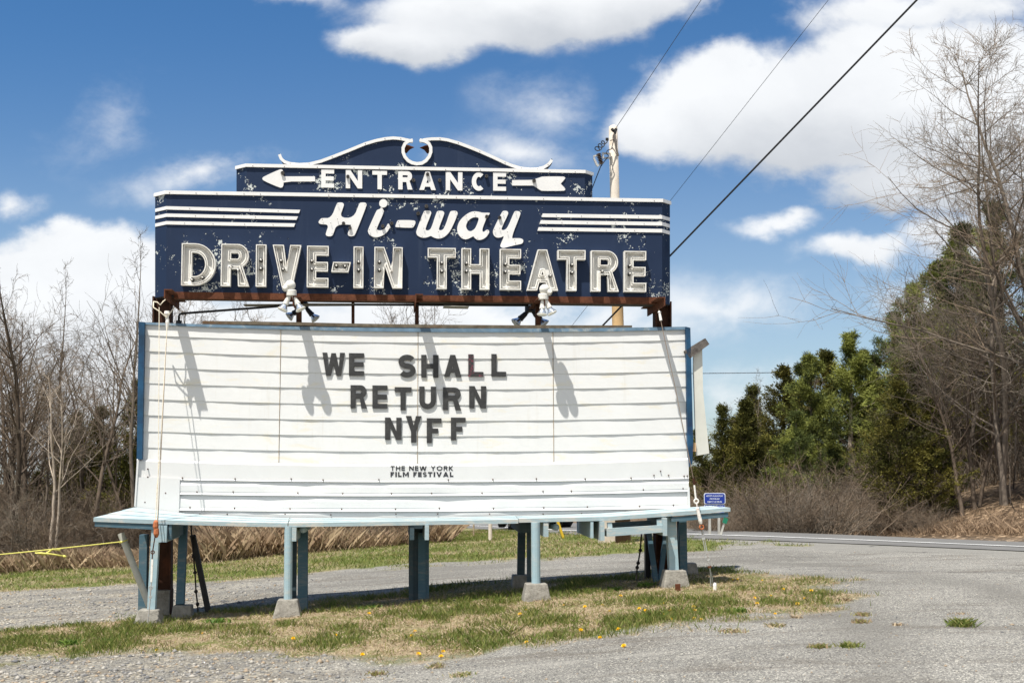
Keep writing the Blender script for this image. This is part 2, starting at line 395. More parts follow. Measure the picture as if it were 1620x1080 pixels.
class MB:
    def __init__(s): s.v = []; s.f = []; s.i = []
    def add(s, V, Fc, mi=0):
        b = len(s.v); s.v += [Vector(v) for v in V]
        for f in Fc: s.f.append([b + k for k in f]); s.i.append(mi)
    def box8(s, a, mi=0):      # a: 4 bottom + 4 top corners, same order
        s.add(a, [(3, 2, 1, 0), (4, 5, 6, 7), (0, 1, 5, 4), (1, 2, 6, 5), (2, 3, 7, 6), (3, 0, 4, 7)], mi)
    def beam(s, p0, p1, w, d, side=None, mi=0, w1=None, d1=None):
        p0, p1 = Vector(p0), Vector(p1); ax = (p1 - p0).normalized()
        sd_ = Vector(side) if side is not None else EX
        a = (sd_ - ax * sd_.dot(ax)).normalized(); b = ax.cross(a)
        w1 = w if w1 is None else w1; d1 = d if d1 is None else d1
        q = [p0 - a * w / 2 - b * d / 2, p0 + a * w / 2 - b * d / 2, p0 + a * w / 2 + b * d / 2, p0 - a * w / 2 + b * d / 2,
             p1 - a * w1 / 2 - b * d1 / 2, p1 + a * w1 / 2 - b * d1 / 2, p1 + a * w1 / 2 + b * d1 / 2, p1 - a * w1 / 2 + b * d1 / 2]
        s.box8(q, mi)
    def tube(s, pts, r, n=8, closed=False, mi=0, cap=True):
        pts = [Vector(p) for p in pts]; N = len(pts)
        rr = r if isinstance(r, (list, tuple)) else [r] * N
        b = len(s.v); up = None
        for i, p in enumerate(pts):
            if closed: t = (pts[(i + 1) % N] - pts[i - 1])
            else: t = pts[min(i + 1, N - 1)] - pts[max(i - 1, 0)]
            t = t.normalized() if t.length > 1e-9 else Vector((0, 0, 1))
            if up is None: up = Vector((0, 0, 1)) if abs(t.z) < 0.9 else Vector((1, 0, 0))
            a = up - t * up.dot(t)
            if a.length < 1e-5: a = t.orthogonal()
            a.normalize(); c = t.cross(a); up = a
            for k in range(n):
                an = 2 * math.pi * k / n
                s.v.append(p + (a * math.cos(an) + c * math.sin(an)) * rr[i])
        for i in range(N if closed else N - 1):
            j = (i + 1) % N
            for k in range(n):
                k2 = (k + 1) % n
                s.f.append([b + i * n + k, b + i * n + k2, b + j * n + k2, b + j * n + k]); s.i.append(mi)
        if cap and not closed:
            s.f.append([b + k for k in range(n)][::-1]); s.i.append(mi)
            s.f.append([b + (N - 1) * n + k for k in range(n)]); s.i.append(mi)
    def lathe(s, p, ax, prof, n=14, mi=0):   # prof: (distance along axis, radius)
        p = Vector(p); ax = Vector(ax).normalized()
        s.tube([p + ax * d for d, r in prof], [max(r, 1e-4) for d, r in prof], n, mi=mi)
    def sphere(s, p, r, n=14, mi=0, sc=(1, 1, 1)):
        p = Vector(p)
        s_ = [(-math.cos(math.pi * i / 8) , math.sin(math.pi * i / 8)) for i in range(9)]
        s.lathe(p, (0, 0, 1), [(d * r, q * r) for d, q in s_], n, mi)
    def ring(s, c, r, w, axis, n=14, mi=0, sides=6, sx=1.0, dirx=None):
        ax = Vector(axis).normalized()
        a = Vector(dirx) if dirx is not None else ax.orthogonal()
        a = (a - ax * a.dot(ax)).normalized(); b = ax.cross(a)
        s.tube([Vector(c) + (a * math.cos(2 * math.pi * k / n) * sx + b * math.sin(2 * math.pi * k / n)) * r for k in range(n)], w, sides, True, mi)
    def build(s, name, m, parent=None, smooth=False, origin=None):
        return mesh(name, s.v, s.f, m, parent, smooth, s.i, origin)

def tess(loops):
    pts = [Vector((x, y, 0)) for lp in loops for x, y in lp]
    tris = tessellate_polygon([[Vector((x, y, 0)) for x, y in lp] for lp in loops])
    out = []
    for a, b, c in tris:
        ar = (pts[b].x - pts[a].x) * (pts[c].y - pts[a].y) - (pts[b].y - pts[a].y) * (pts[c].x - pts[a].x)
        out.append((a, b, c) if ar < 0 else (a, c, b))     # pixel y runs down: negative area faces the viewer
    return out
def area(lp):
    return sum(lp[i][0] * lp[(i + 1) % len(lp)][1] - lp[(i + 1) % len(lp)][0] * lp[i][1] for i in range(len(lp))) / 2
def prism(mb, loops, front, thick, mi=0, mside=None):
    """flat shape traced in photo pixels on the plane `front` metres before the board, `thick` metres deep"""
    Fp = [P(x, y, front) for lp in loops for x, y in lp]
    Bp = [p - EN * thick for p in Fp]; n = len(Fp)
    b = len(mb.v); mb.v += Fp + Bp
    for t in tess(loops):
        mb.f.append([b + k for k in t]); mb.i.append(mi)
        mb.f.append([b + n + k for k in reversed(t)]); mb.i.append(mi)
    k0 = 0
    for li, lp in enumerate(loops):
        m = len(lp); rev = area(lp) > 0
        for i in range(m):
            j = (i + 1) % m
            q = [b + k0 + i, b + k0 + j, b + n + k0 + j, b + n + k0 + i]
            mb.f.append(q if rev else q[::-1]); mb.i.append(mi if mside is None else mside)
        k0 += m
def inset(lp, d):
    """shift a closed loop towards its own inside by d (negative: outside)"""
    n = len(lp); s = 1 if area(lp) > 0 else -1; out = []
    for i in range(n):
        p0, p1, p2 = lp[i - 1], lp[i], lp[(i + 1) % n]
        e1 = (p1[0] - p0[0], p1[1] - p0[1]); e2 = (p2[0] - p1[0], p2[1] - p1[1])
        l1 = math.hypot(*e1) or 1e-6; l2 = math.hypot(*e2) or 1e-6
        n1 = (-e1[1] / l1 * s, e1[0] / l1 * s); n2 = (-e2[1] / l2 * s, e2[0] / l2 * s)
        mx, my = n1[0] + n2[0], n1[1] + n2[1]; q = mx * mx + my * my
        if q < 0.35: k = 1.0; mx, my = n1
        else: k = 2 / q
        out.append((p1[0] + mx * k * d, p1[1] + my * k * d))
    return out
def chaikin(lp, it=2):
    for _ in range(it):
        o = []
        for i in range(len(lp)):
            a, b = lp[i], lp[(i + 1) % len(lp)]
            o += [(a[0] * .75 + b[0] * .25, a[1] * .75 + b[1] * .25), (a[0] * .25 + b[0] * .75, a[1] * .25 + b[1] * .75)]
        lp = o
    return lp
def arc(cx, cy, rx, ry, a0, a1, n=10):
    return [(cx + rx * math.cos(R(a0 + (a1 - a0) * i / n)), cy + ry * math.sin(R(a0 + (a1 - a0) * i / n))) for i in range(n + 1)]
def ribbon(path, w):
    L, Rr = [], []
    n = len(path)
    for i in range(n):
        a = path[max(i - 1, 0)]; b = path[min(i + 1, n - 1)]
        dx, dy = b[0] - a[0], b[1] - a[1]; l = math.hypot(dx, dy) or 1e-6
        nx, ny = -dy / l * w / 2, dx / l * w / 2
        L.append((path[i][0] + nx, path[i][1] + ny)); Rr.append((path[i][0] - nx, path[i][1] - ny))
    return L + Rr[::-1]
def glyph(ch, w, h, s, sv=None):
    """block letter outlines in a w x h box (y down), stroke s; first loop outer, the rest holes"""
    v = s if sv is None else sv; m = h * 0.5
    if ch == 'I': return [[(0, 0), (w, 0), (w, h), (0, h)]]
    if ch == 'E': return [[(0, 0), (w, 0), (w, v), (s, v), (s, m - v / 2), (w * .97, m - v / 2), (w * .97, m + v / 2), (s, m + v / 2), (s, h - v), (w, h - v), (w, h), (0, h)]]
    if ch == 'F': return [[(0, 0), (w, 0), (w, v), (s, v), (s, m - v * .45), (w * .78, m - v * .45), (w * .78, m + v * .55), (s, m + v * .55), (s, h), (0, h)]]
    if ch == 'L': return [[(0, 0), (s, 0), (s, h - v), (w, h - v), (w, h), (0, h)]]
    if ch == 'T': return [[(0, 0), (w, 0), (w, v), (w / 2 + s / 2, v), (w / 2 + s / 2, h), (w / 2 - s / 2, h), (w / 2 - s / 2, v), (0, v)]]
    if ch == 'H': return [[(0, 0), (s, 0), (s, m - v / 2), (w - s, m - v / 2), (w - s, 0), (w, 0), (w, h), (w - s, h), (w - s, m + v / 2), (s, m + v / 2), (s, h), (0, h)]]
    if ch == 'N': return [[(0, 0), (s * 1.02, 0), (w - s, h * .60), (w - s, 0), (w, 0), (w, h), (w - s * 1.02, h), (s, h * .40), (s, h), (0, h)]]
    if ch == 'M': return [[(0, 0), (s * 1.1, 0), (w / 2, h * .55), (w - s * 1.1, 0), (w, 0), (w, h), (w - s, h), (w - s, h * .38), (w / 2, h * .92), (s, h * .38), (s, h), (0, h)]]
    if ch == 'V': return [[(0, 0), (s * 1.08, 0), (w / 2, h * .62), (w - s * 1.08, 0), (w, 0), (w / 2 + s * .52, h), (w / 2 - s * .52, h)]]
    if ch == 'W':
        a = s * .92
        return [[(0, 0), (a, 0), (w * .27, h * .64), (w * .40, h * .02), (w * .60, h * .02), (w * .73, h * .64), (w - a, 0), (w, 0), (w * .84, h), (w * .62, h), (w * .5, h * .52), (w * .38, h), (w * .16, h)]]
    if ch == 'Y': return [[(0, 0), (s * 1.05, 0), (w / 2, h * .36), (w - s * 1.05, 0), (w, 0), (w / 2 + s / 2, h * .58), (w / 2 + s / 2, h), (w / 2 - s / 2, h), (w / 2 - s / 2, h * .58)]]
    if ch == 'K': return [[(0, 0), (s, 0), (s, h * .40), (w - s * 1.2, 0), (w, 0), (w * .52, h * .46), (w, h), (w - s * 1.2, h), (s * 1.35, h * .60), (s, h * .68), (s, h), (0, h)]]
    if ch == 'A':
        t = s * .95; b0 = h * .62; b1 = h * .62 + v * .9
        xl = lambda y: w / 2 - t / 2 - (w / 2 - t / 2) * y / h      # outer left edge at height y
        il = lambda y: xl(y) + s * 1.06
        y0 = h * 0.30
        while il(y0) > w / 2 - 0.3 and y0 < b0 - 1: y0 += 0.5
        outer = [(w / 2 - t / 2, 0), (w / 2 + t / 2, 0), (w, h), (w - s * 1.06, h), (w - il(b1), b1), (il(b1), b1), (s * 1.06, h), (0, h)]
        hole = [(il(y0), y0), (il(b0), b0), (w - il(b0), b0), (w - il(y0), y0)]
        return [outer, hole]
    if ch == 'D':
        r = min(w * .78, h / 2)
        o = [(0, 0)] + arc(w - r, h / 2, r, h / 2, -90, 90, 16) + [(0, h)]
        q = [(s, v)] + arc(w - r, h / 2, r - s, h / 2 - v, -90, 90, 14) + [(s, h - v)]
        return [o, q]
    if ch == 'R':
        hb = h * .56; r = hb / 2; cx = w * .97 - r * .95
        o = [(0, 0)] + arc(cx, r, r * .95, r, -90, 62, 13) + [(w, h), (w - s * 1.12, h), (s + (w - s) * .42 - s * .10, hb + v * .15), (s, hb + v * .15), (s, h), (0, h)]
        q = [(s, v)] + arc(cx, r, max(r * .95 - s, .6), max(r - v, .6), -90, 90, 10) + [(s, hb - v)]
        return [o, q]
    if ch == 'P': 
        hb = h * .58; r = hb / 2; cx = w - r
        o = [(0, 0)] + arc(cx, r, r, r, -90, 90, 12) + [(s, hb), (s, h), (0, h)]
        return [o, [(s, v)] + arc(cx, r, r - s, r - v, -90, 90, 10) + [(s, hb - v)]]
    if ch == 'U':
        r = w / 2
        path = [(s / 2, 0)] + arc(r, h - r, r - s / 2, r - s / 2, 180, 0, 14) + [(w - s / 2, 0)]
        return [ribbon(path, s)]
    if ch == 'O': return [arc(w / 2, h / 2, w / 2, h / 2, 0, 345, 23), arc(w / 2, h / 2, w / 2 - s, h / 2 - s, 0, 345, 23)]
    if ch == 'C':
        return [ribbon(arc(w * .54, h / 2, w * .54 - s / 2, h / 2 - s / 2, -52, -308, 22), s)]
    if ch == 'S':
        r1 = h * .265; q = s / 2
        p = arc(w / 2, q + (h / 2 - q) / 2, w / 2 - q, (h / 2 - q) / 2, -28, -262, 12) + arc(w / 2, h - q - (h / 2 - q) / 2, w / 2 - q, (h / 2 - q) / 2, -82, 152, 12)
        return [ribbon(p, s)]
    if ch == '-': return [[(0, 0), (w, 0), (w, h), (0, h)]]
def place(loops, x0, y0, slope=0.0, lean=0.0):
    return [[(x0 + x + lean * y, y0 + y + slope * x) for x, y in lp] for lp in loops]

# ------------------------------------------------------------------ terrain
def _ss(a, b, t):
    t = np.clip((t - a) / (b - a), 0, 1); return t * t * (3 - 2 * t)
def _vn(x, y, s, seed=0):
    """cheap smooth value noise"""
    x = np.asarray(x, float) / s + seed * 17.3; y = np.asarray(y, float) / s - seed * 9.1
    xi, yi = np.floor(x), np.floor(y); fx, fy = x - xi, y - yi
    fx = fx * fx * (3 - 2 * fx); fy = fy * fy * (3 - 2 * fy)
    def h(a, b):
        q = np.sin(a * 127.1 + b * 311.7 + seed) * 43758.5453; return q - np.floor(q)
    return (h(xi, yi) * (1 - fx) + h(xi + 1, yi) * fx) * (1 - fy) + (h(xi, yi + 1) * (1 - fx) + h(xi + 1, yi + 1) * fx) * fy
ROADX = None
def zt(x, y, smooth=False):
    x = np.asarray(x, float); y = np.asarray(y, float)
    xs = np.where(x > 1.5, 1.5 + 2.2 * np.tanh((x - 1.5) / 2.2 * 0.9), x)
    xs = np.where(xs < -10, -10 + 5 * np.tanh((xs + 10) / 5), xs)
    z = 0.402 + 0.059 * xs
    z = z - 0.026 * np.minimum(np.maximum(y - 27, 0), 60)
    if ROADX is not None:
        d, _ = road_dist(x, y)
        z = z - .042 * np.clip(d, 0, 7.4)
        bank = np.clip(d - 7.6, 0, 14)
        z = z + bank * 0.27 * _ss(6, 12, x)
    if not smooth:
        k = 1.0 if ROADX is None else _ss(-.8, -3.0, d) + _ss(7, 9, d)
        z = z + ((_vn(x, y, 1.7, 1) - .5) * 0.05 + (_vn(x, y, .5, 2) - .5) * 0.016) * k
    return z
def gp(px, py):
    """where the sight line through a photo pixel meets the ground"""
    d = ray(px, py); t0, t1 = 3.0, None
    ts = np.concatenate([np.linspace(4, 60, 900), np.linspace(60.2, 400, 800)])
    zz = EYE + d.z * ts - zt(d.x * ts, d.y * ts, True)
    k = np.argmax(zz < 0)
    if zz[k] >= 0: k = len(ts) - 1
    a, b = ts[max(k - 1, 0)], ts[k]; za, zb = zz[max(k - 1, 0)], zz[k]
    t = a + (b - a) * (za / (za - zb)) if za != zb else b
    x, y = d.x * t, d.y * t
    return Vector((x, y, float(zt(x, y))))

# the road: its white edge line traced on the ground, carried on past both ends
_lp = [gp(1620, 867.7), gp(1413, 859), gp(1247, 852.5), gp(1090, 847.3), gp(933, 843.5), gp(820, 836.5)]
_a = (_lp[0] - _lp[1]).normalized(); _b = (_lp[-1] - _lp[-2]).normalized()
_pts = [_lp[0] + _a * q for q in (70, 40, 20, 8)] + _lp + [_lp[-1] + _b * q for q in (10, 30, 70, 140)]
_pts = [(p.x, p.y) for p in _pts]
for _ in range(2):
    _q = [_pts[0]]
    for i in range(len(_pts) - 1):
        a, b = _pts[i], _pts[i + 1]
        _q += [(a[0] * .75 + b[0] * .25, a[1] * .75 + b[1] * .25), (a[0] * .25 + b[0] * .75, a[1] * .25 + b[1] * .75)]
    _pts = _q + [_pts[-1]]
_road = np.array(_pts)
def road_dist(x, y):
    """signed distance to the white edge line: positive on the far (road) side"""
    x = np.asarray(x, float); y = np.asarray(y, float)
    best = np.full(np.broadcast(x, y).shape, 1e9); sg = np.ones_like(best)
    for i in range(len(_road) - 1):
        ax, ay = _road[i]; bx, by = _road[i + 1]
        dx, dy = bx - ax, by - ay; L2 = dx * dx + dy * dy
        t = np.clip(((x - ax) * dx + (y - ay) * dy) / L2, 0, 1)
        ex, ey = x - ax - t * dx, y - ay - t * dy
        d = np.sqrt(ex * ex + ey * ey); c = dx * (y - ay) - dy * (x - ax)
        u = d < best; best = np.where(u, d, best); sg = np.where(u, -np.sign(c), sg)
    return best * sg, None
ROADX = True

def poly_sd(x, y, poly):
    """signed distance to polygon, positive inside"""
    best = np.full(x.shape, 1e9); ins = np.zeros(x.shape, bool); n = len(poly)
    for i in range(n):
        ax, ay = poly[i]; bx, by = poly[(i + 1) % n]
        dx, dy = bx - ax, by - ay; L2 = dx * dx + dy * dy + 1e-12
        t = np.clip(((x - ax) * dx + (y - ay) * dy) / L2, 0, 1)
        best = np.minimum(best, np.hypot(x - ax - t * dx, y - ay - t * dy))
        c = ((ay > y) != (by > y)) & (x < (bx - ax) * (y - ay) / ((by - ay) if by != ay else 1e-12) + ax)
        ins ^= c
    return np.where(ins, best, -best)
def gpoly(l): return [(p.x, p.y) for p in (gp(a, b) for a, b in l)]
ISLAND = gpoly([(-260, 1060), (0, 1044), (95, 1040), (190, 1031), (330, 1032), (480, 1044), (570, 1041), (640, 1041), (720, 1033), (800, 1020), (960, 1009),
                (1060, 996), (1130, 988), (1210, 977), (1290, 962), (1315, 935), (1290, 919), (1200, 911), (1080, 905), (940, 915), (700, 930), (500, 947), (330, 972), (200, 982), (100, 990), (0, 998), (-260, 1010)])
MEADOW = gpoly([(-500, 958), (0, 937), (200, 925), (400, 912), (650, 897), (900, 881), (1000, 874), (1100, 869), (1180, 864), (1250, 862), (1180, 857), (1090, 853), (960, 848), (860, 843), (790, 837), (745, 832)])
MEADOW += [(-6, 75), (-40, 60), (-45, 26)]
def grass_mask(x, y):
    n = (_vn(x, y, .9, 3) - .5) * 0.95 + (_vn(x, y, .28, 4) - .5) * 0.55 + (_vn(x, y, .09, 5) - .5) * 0.35
    i = poly_sd(x, y, ISLAND) + n * .8
    m = poly_sd(x, y, MEADOW) + n * 1.2
    return _ss(-.26, .30, i), _ss(-.25, .4, m)

def axis(pts):
    out = []
    for a, b, s in pts: out += list(np.arange(a, b, s))
    return np.array(out + [pts[-1][1]])
def build_ground():
    xs = axis([(-420, -120, 30), (-120, -40, 8), (-40, -16, 1.0), (-16, -9, .25), (-9, 11, .085), (11, 24, .25), (24, 60, 1.2), (60, 140, 8), (140, 420, 40)])
    ys = axis([(-80, -20, 12), (-20, 6, 1.5), (6, 18, .07), (18, 34, .13), (34, 60, .5), (60, 110, 3), (110, 700, 40)])
    Xg, Yg = np.meshgrid(xs, ys)
    Z = zt(Xg, Yg)
    d, _ = road_dist(Xg, Yg)
    gi, gm = grass_mask(Xg, Yg)
    V = np.stack([Xg.ravel(), Yg.ravel(), Z.ravel()], 1)
    nx, ny = len(xs), len(ys)
    a = (np.arange(ny - 1)[:, None] * nx + np.arange(nx - 1)[None, :]).ravel()
    Fc = np.stack([a, a + 1, a + nx + 1, a + nx], 1)
    o = mesh("ground", V, Fc, ground_material(), smooth=True, origin=(0, 0, 0))
    tag(o, kind='structure')
    wood = np.maximum(_ss(6.6, 8.2, d) , _ss(.3, -1.2, poly_sd(Xg, Yg, MEADOW)) * _ss(24.5, 27.5, Yg - Xg * -.0) * (d < -1.5))
    wood = np.where((Yg > 24) & (d < -1.0), np.maximum(wood, _ss(0.2, -0.8, poly_sd(Xg, Yg, MEADOW)) * (poly_sd(Xg, Yg, MEADOW) < 0) * (Xg < -3)), wood)
    apron = _ss(-2.6, -1.2, d + (_vn(Xg, Yg, 1.1, 8) - .5) * 1.6) * (d < 7.4)
    peb = _ss(-.5, -2.5, Xg + (Yg - 10) * .2 + (_vn(Xg, Yg, 2, 5) - .5) * 2)
    dl = gpoly([(-400, 985), (-100, 960), (300, 930), (700, 906), (1000, 893), (1250, 900), (1420, 930), (1560, 985), (1660, 1060), (1740, 1200)])
    dd = np.full(Xg.shape, 1e9)
    for (ax, ay), (bx, by) in zip(dl[:-1], dl[1:]):
        t = np.clip(((Xg - ax) * (bx - ax) + (Yg - ay) * (by - ay)) / ((bx - ax) ** 2 + (by - ay) ** 2), 0, 1)
        dd = np.minimum(dd, np.hypot(Xg - ax - t * (bx - ax), Yg - ay - t * (by - ay)))
    dd = dd + (_vn(Xg, Yg, 2.4, 31) - .5) * .5
    track = np.exp(-((dd - .85) / .32) ** 2) * (.45 + .75 * _vn(Xg, Yg, 1.3, 32))
    for nm, arr in (("grass", np.maximum(gi, gm)), ("wood", wood), ("apron", apron), ("pebble", peb), ("meadow", gm), ("track", track)):
        at = o.data.attributes.new(nm, 'FLOAT', 'POINT'); at.data.foreach_set('value', arr.ravel().astype(np.float32))
    return o
def ground_material():
    m = bpy.data.materials.new("gravel_grass_ground"); m.use_nodes = True
    g = NT(m.node_tree); b = g.n['Principled BSDF']
    tc = g.node('ShaderNodeTexCoord').outputs['Object']
    def att(n): return g.node('ShaderNodeAttribute', attribute_name=n).outputs['Fac']
    v1 = g.node('ShaderNodeTexVoronoi'); g.l.new(tc, v1.inputs['Vector']); v1.inputs['Scale'].default_value = 46
    v2 = g.node('ShaderNodeTexVoronoi'); g.l.new(tc, v2.inputs['Vector']); v2.inputs['Scale'].default_value = 105
    r1 = g.sep(v1.outputs['Color'])[0]; r2 = g.sep(v2.outputs['Color'])[1]
    big = g.noise(tc, 0.45, 5, 0.6, 0.3); mid = g.noise(tc, 2.6, 5, 0.65)
    fine = g.ramp(r2, [(0.0, (0.065, 0.062, 0.058)), (0.3, (0.165, 0.158, 0.148)), (0.7, (0.225, 0.216, 0.20)), (0.9, (0.33, 0.315, 0.28)), (1.0, (0.52, 0.49, 0.43))])
    coarse = g.ramp(r1, [(0.0, (0.06, 0.056, 0.05)), (0.3, (0.18, 0.168, 0.148)), (0.6, (0.25, 0.225, 0.182)), (0.85, (0.36, 0.32, 0.255)), (1.0, (0.55, 0.51, 0.44))])
    peb = g.m('MULTIPLY', att("pebble"), g.smooth(mid, 0.30, 0.62))
    grav = g.mix(peb, fine, coarse)
    k = g.m('ADD', g.m('MULTIPLY', big, 0.95), g.m('MULTIPLY', mid, 0.40)); k = g.m('ADD', k, 0.33)
    grav = g.mix(1.0, grav, g.xyz(k, k, k), 'MULTIPLY')
    stk = g.noise(g.vmul(tc, (0.35, 1.7, 1)), 1.5, 6, 0.68, 0.4)
    grav = g.mix(g.m('MULTIPLY', g.smooth(stk, 0.50, 0.68), 0.65), grav, (0.105, 0.09, 0.075))
    grav = g.mix(g.m('MULTIPLY', g.smooth(stk, 0.46, 0.30), 0.35), grav, (0.33, 0.315, 0.285))
    grav = g.mix(g.m('MULTIPLY', g.smooth(mid, 0.60, 0.76), 0.5), grav, (0.075, 0.068, 0.06))
    grav = g.mix(g.m('MULTIPLY', att("track"), 0.75), grav, g.mix(r2, (0.10, 0.094, 0.085), (0.215, 0.205, 0.188)))
    tar = g.mix(r2, (0.165, 0.158, 0.145), (0.25, 0.24, 0.22))
    ck = g.smooth(g.voro(g.vmul(tc, (0.42, 1.1, 1)), 0.8, 'DISTANCE_TO_EDGE'), 0.018, 0.0)
    crack = g.m('MULTIPLY', ck, g.smooth(g.noise(tc, 1.3, 3), 0.48, 0.6))
    tar = g.mix(crack, tar, (0.05, 0.05, 0.05))
    c = g.mix(g.m('MULTIPLY', att("apron"), 0.9), grav, tar)
    gn = g.noise(tc, 2.0, 6, 0.7); gf = g.noise(tc, 26, 5, 0.75)
    soil = g.ramp(gf, [(0.25, (0.12, 0.088, 0.055)), (0.5, (0.27, 0.21, 0.135)), (0.75, (0.42, 0.34, 0.225))])
    green = g.ramp(gf, [(0.25, (0.045, 0.06, 0.016)), (0.5, (0.115, 0.125, 0.037)), (0.8, (0.25, 0.22, 0.11))])
    turf = g.mix(g.smooth(gn, 0.42, 0.60), soil, green)
    mead = g.mix(g.smooth(g.noise(tc, 0.55, 5, 0.65), 0.55, 0.40), g.mix(0.5, green, (0.12, 0.155, 0.04)), g.mix(0.4, soil, (0.27, 0.235, 0.12)))
    turf = g.mix(att("meadow"), turf, mead)
    c = g.mix(att("grass"), c, turf)
    lf = g.node('ShaderNodeTexVoronoi'); g.l.new(tc, lf.inputs['Vector']); lf.inputs['Scale'].default_value = 12
    leaf = g.ramp(g.sep(lf.outputs['Color'])[0], [(0.0, (0.05, 0.034, 0.022)), (0.5, (0.105, 0.072, 0.046)), (0.85, (0.19, 0.13, 0.082)), (1.0, (0.34, 0.25, 0.17))])
    c = g.mix(att("wood"), c, leaf)
    c = g.mix(1.0, c, (1.0, 1.0, .975), 'MULTIPLY')
    g.l.new(c, b.inputs['Base Color'])
    b.inputs['Roughness'].default_value = 0.95; b.inputs['Specular IOR Level'].default_value = 0.12
    hgt = g.m('ADD', g.m('MULTIPLY', g.m('SUBTRACT', 1.0, v1.outputs['Distance']), g.m('MULTIPLY_ADD', peb, 0.9, 0.12)), g.m('MULTIPLY', g.m('SUBTRACT', 1.0, v2.outputs['Distance']), 0.55))
    hgt = g.m('MULTIPLY', hgt, g.m('MULTIPLY_ADD', att("apron"), -0.75, 1.0))
    g.l.new(g.bump(hgt, 0.8, 0.012), b.inputs['Normal'])
    return m
build_ground()

def asphalt_material():
    m = bpy.data.materials.new("worn_asphalt"); m.use_nodes = True
    g = NT(m.node_tree); b = g.n['Principled BSDF']
    tc = g.node('ShaderNodeTexCoord').outputs['Object']
    c = g.ramp(g.noise(tc, 0.6, 6, 0.7), [(0.3, (0.135, 0.13, 0.122)), (0.7, (0.185, 0.18, 0.168))])
    c = g.mix(g.m('MULTIPLY', g.voro(tc, 60), 0.35), c, (0.10, 0.10, 0.10))
    g.l.new(c, b.inputs['Base Color']); b.inputs['Roughness'].default_value = 0.85; b.inputs['Specular IOR Level'].default_value = 0.2
    return m
def strip(name, d0, d1, lift, m, nd=6):
    pts = _road; n = len(pts); V = []
    q = []
    for i in range(n - 1):
        L = math.hypot(*(pts[i + 1] - pts[i])); k = max(1, int(L / .35))
        q += [pts[i] + (pts[i + 1] - pts[i]) * j / k for j in range(k)]
    q.append(pts[-1]); q = np.array(q)
    t = np.gradient(q, axis=0); t /= np.linalg.norm(t, axis=1)[:, None]
    nr = np.stack([t[:, 1], -t[:, 0]], 1)
    ds = np.linspace(d0, d1, nd)
    g = q[:, None, :] + nr[:, None, :] * ds[None, :, None]
    Z = zt(g[..., 0], g[..., 1]) + lift + (0.05 * (1 - ((ds - 3) / 3.7) ** 2)).clip(0)[None, :]
    V = np.concatenate([g, Z[..., None]], 2).reshape(-1, 3)
    N = len(q); a = (np.arange(N - 1)[:, None] * nd + np.arange(nd - 1)[None, :]).ravel()
    o = mesh(name, V, np.stack([a, a + 1, a + nd + 1, a + nd], 1), m, smooth=True, origin=(0, 0, 0))
    return tag(o, kind='structure')
strip("road", -0.7, 6.6, 0.012, asphalt_material(), 24)
strip("road_edge_line", -0.05, 0.08, 0.022, mat("white_road_paint", (0.60, 0.60, 0.58), 0.7, var=0.2, vscale=3), 2)


# ------------------------------------------------------------------ the roadside sign
_g = gp(650, 965)
SIGN = empty("roadside_sign", (_g.x, _g.y + .3, _g.z), "weathered navy and white theatre sign standing on blue posts over a lap-sided message board", "sign")
CF = 0.06          # cabinet front, metres before the board
def interp(px, pts):
    return float(np.interp(px, [p[0] for p in pts], [p[1] for p in pts]))

# cabinets: front face plus 45 degree chamfered ends
def cabinet(name, xl0, xl1, xr0, xr1, top, bot, depth, front=CF):
    """top / bot: (y at xl1, y at xr0) in photo pixels"""
    mb = MB()
    a, b = P(xl1, top[0], front), P(xr0, top[1], front)
    c, d = P(xr0, bot[1], front), P(xl1, bot[0], front)
    ch = (P(xr1, top[1], front) - b).length * 1.0; cl = (a - P(xl0, top[0], front)).length
    Lt = a - EX * cl - EN * cl; Lb = d - EX * cl - EN * cl
    Rt = b + EX * ch - EN * ch; Rb = c + EX * ch - EN * ch
    k = -EN * depth
    LtB, LbB, RtB, RbB = [Vector(q) + k for q in (Lt, Lb, Rt, Rb)]
    V = [Lt, a, b, Rt, RtB, LtB, Lb, d, c, Rb, RbB, LbB]
    mb.add(V, [(7, 8, 2, 1), (6, 7, 1, 0), (8, 9, 3, 2), (9, 10, 4, 3), (11, 6, 0, 5), (10, 11, 5, 4), (0, 1, 2, 3, 4, 5)])
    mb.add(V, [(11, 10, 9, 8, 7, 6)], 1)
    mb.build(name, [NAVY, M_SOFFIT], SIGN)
    return dict(Lt=Lt, a=a, b=b, Rt=Rt, Lb=Lb, d=d, c=c, Rb=Rb, cl=cl, ch=ch)
K1 = cabinet("neon_cabinet", 241.5, 263, 1047.5, 1063.5, (302.5, 315.5), (468, 479.5), 0.20)
K2 = cabinet("entrance_cabinet", 372, 390, 925, 939.5, (260, 270), (304.0, 312.5), 0.14)
def wrap_strip(name, K, h0, h1, proud, m, over=0.012, mb=None):
    """trim following a cabinet's chamfered front; h0,h1 heights below the top edge at the front corners"""
    own = mb is None
    mb = mb or MB()
    prof = [K['Lt'], K['a'], K['b'], K['Rt']]
    nrm = [(-EX + EN).normalized(), (EN + (-EX + EN).normalized()).normalized(), (EN + (EX + EN).normalized()).normalized(), (EX + EN).normalized()]
    for i in range(3):
        q = []
        for z in (h1, h0):
            for kk in (i, i + 1):
                q.append(prof[kk] + nrm[kk] * proud - EZ * z)
            for kk in (i + 1, i):
                q.append(prof[kk] - nrm[kk] * over - EZ * z)
        mb.box8(q)
    if own: return mb.build(name, m, SIGN)
wrap_strip("top_trim", K1, -0.004, 0.036, 0.02, M_WHITE)
wrap_strip("top_trim", K2, -0.004, 0.034, 0.02, M_WHITE)

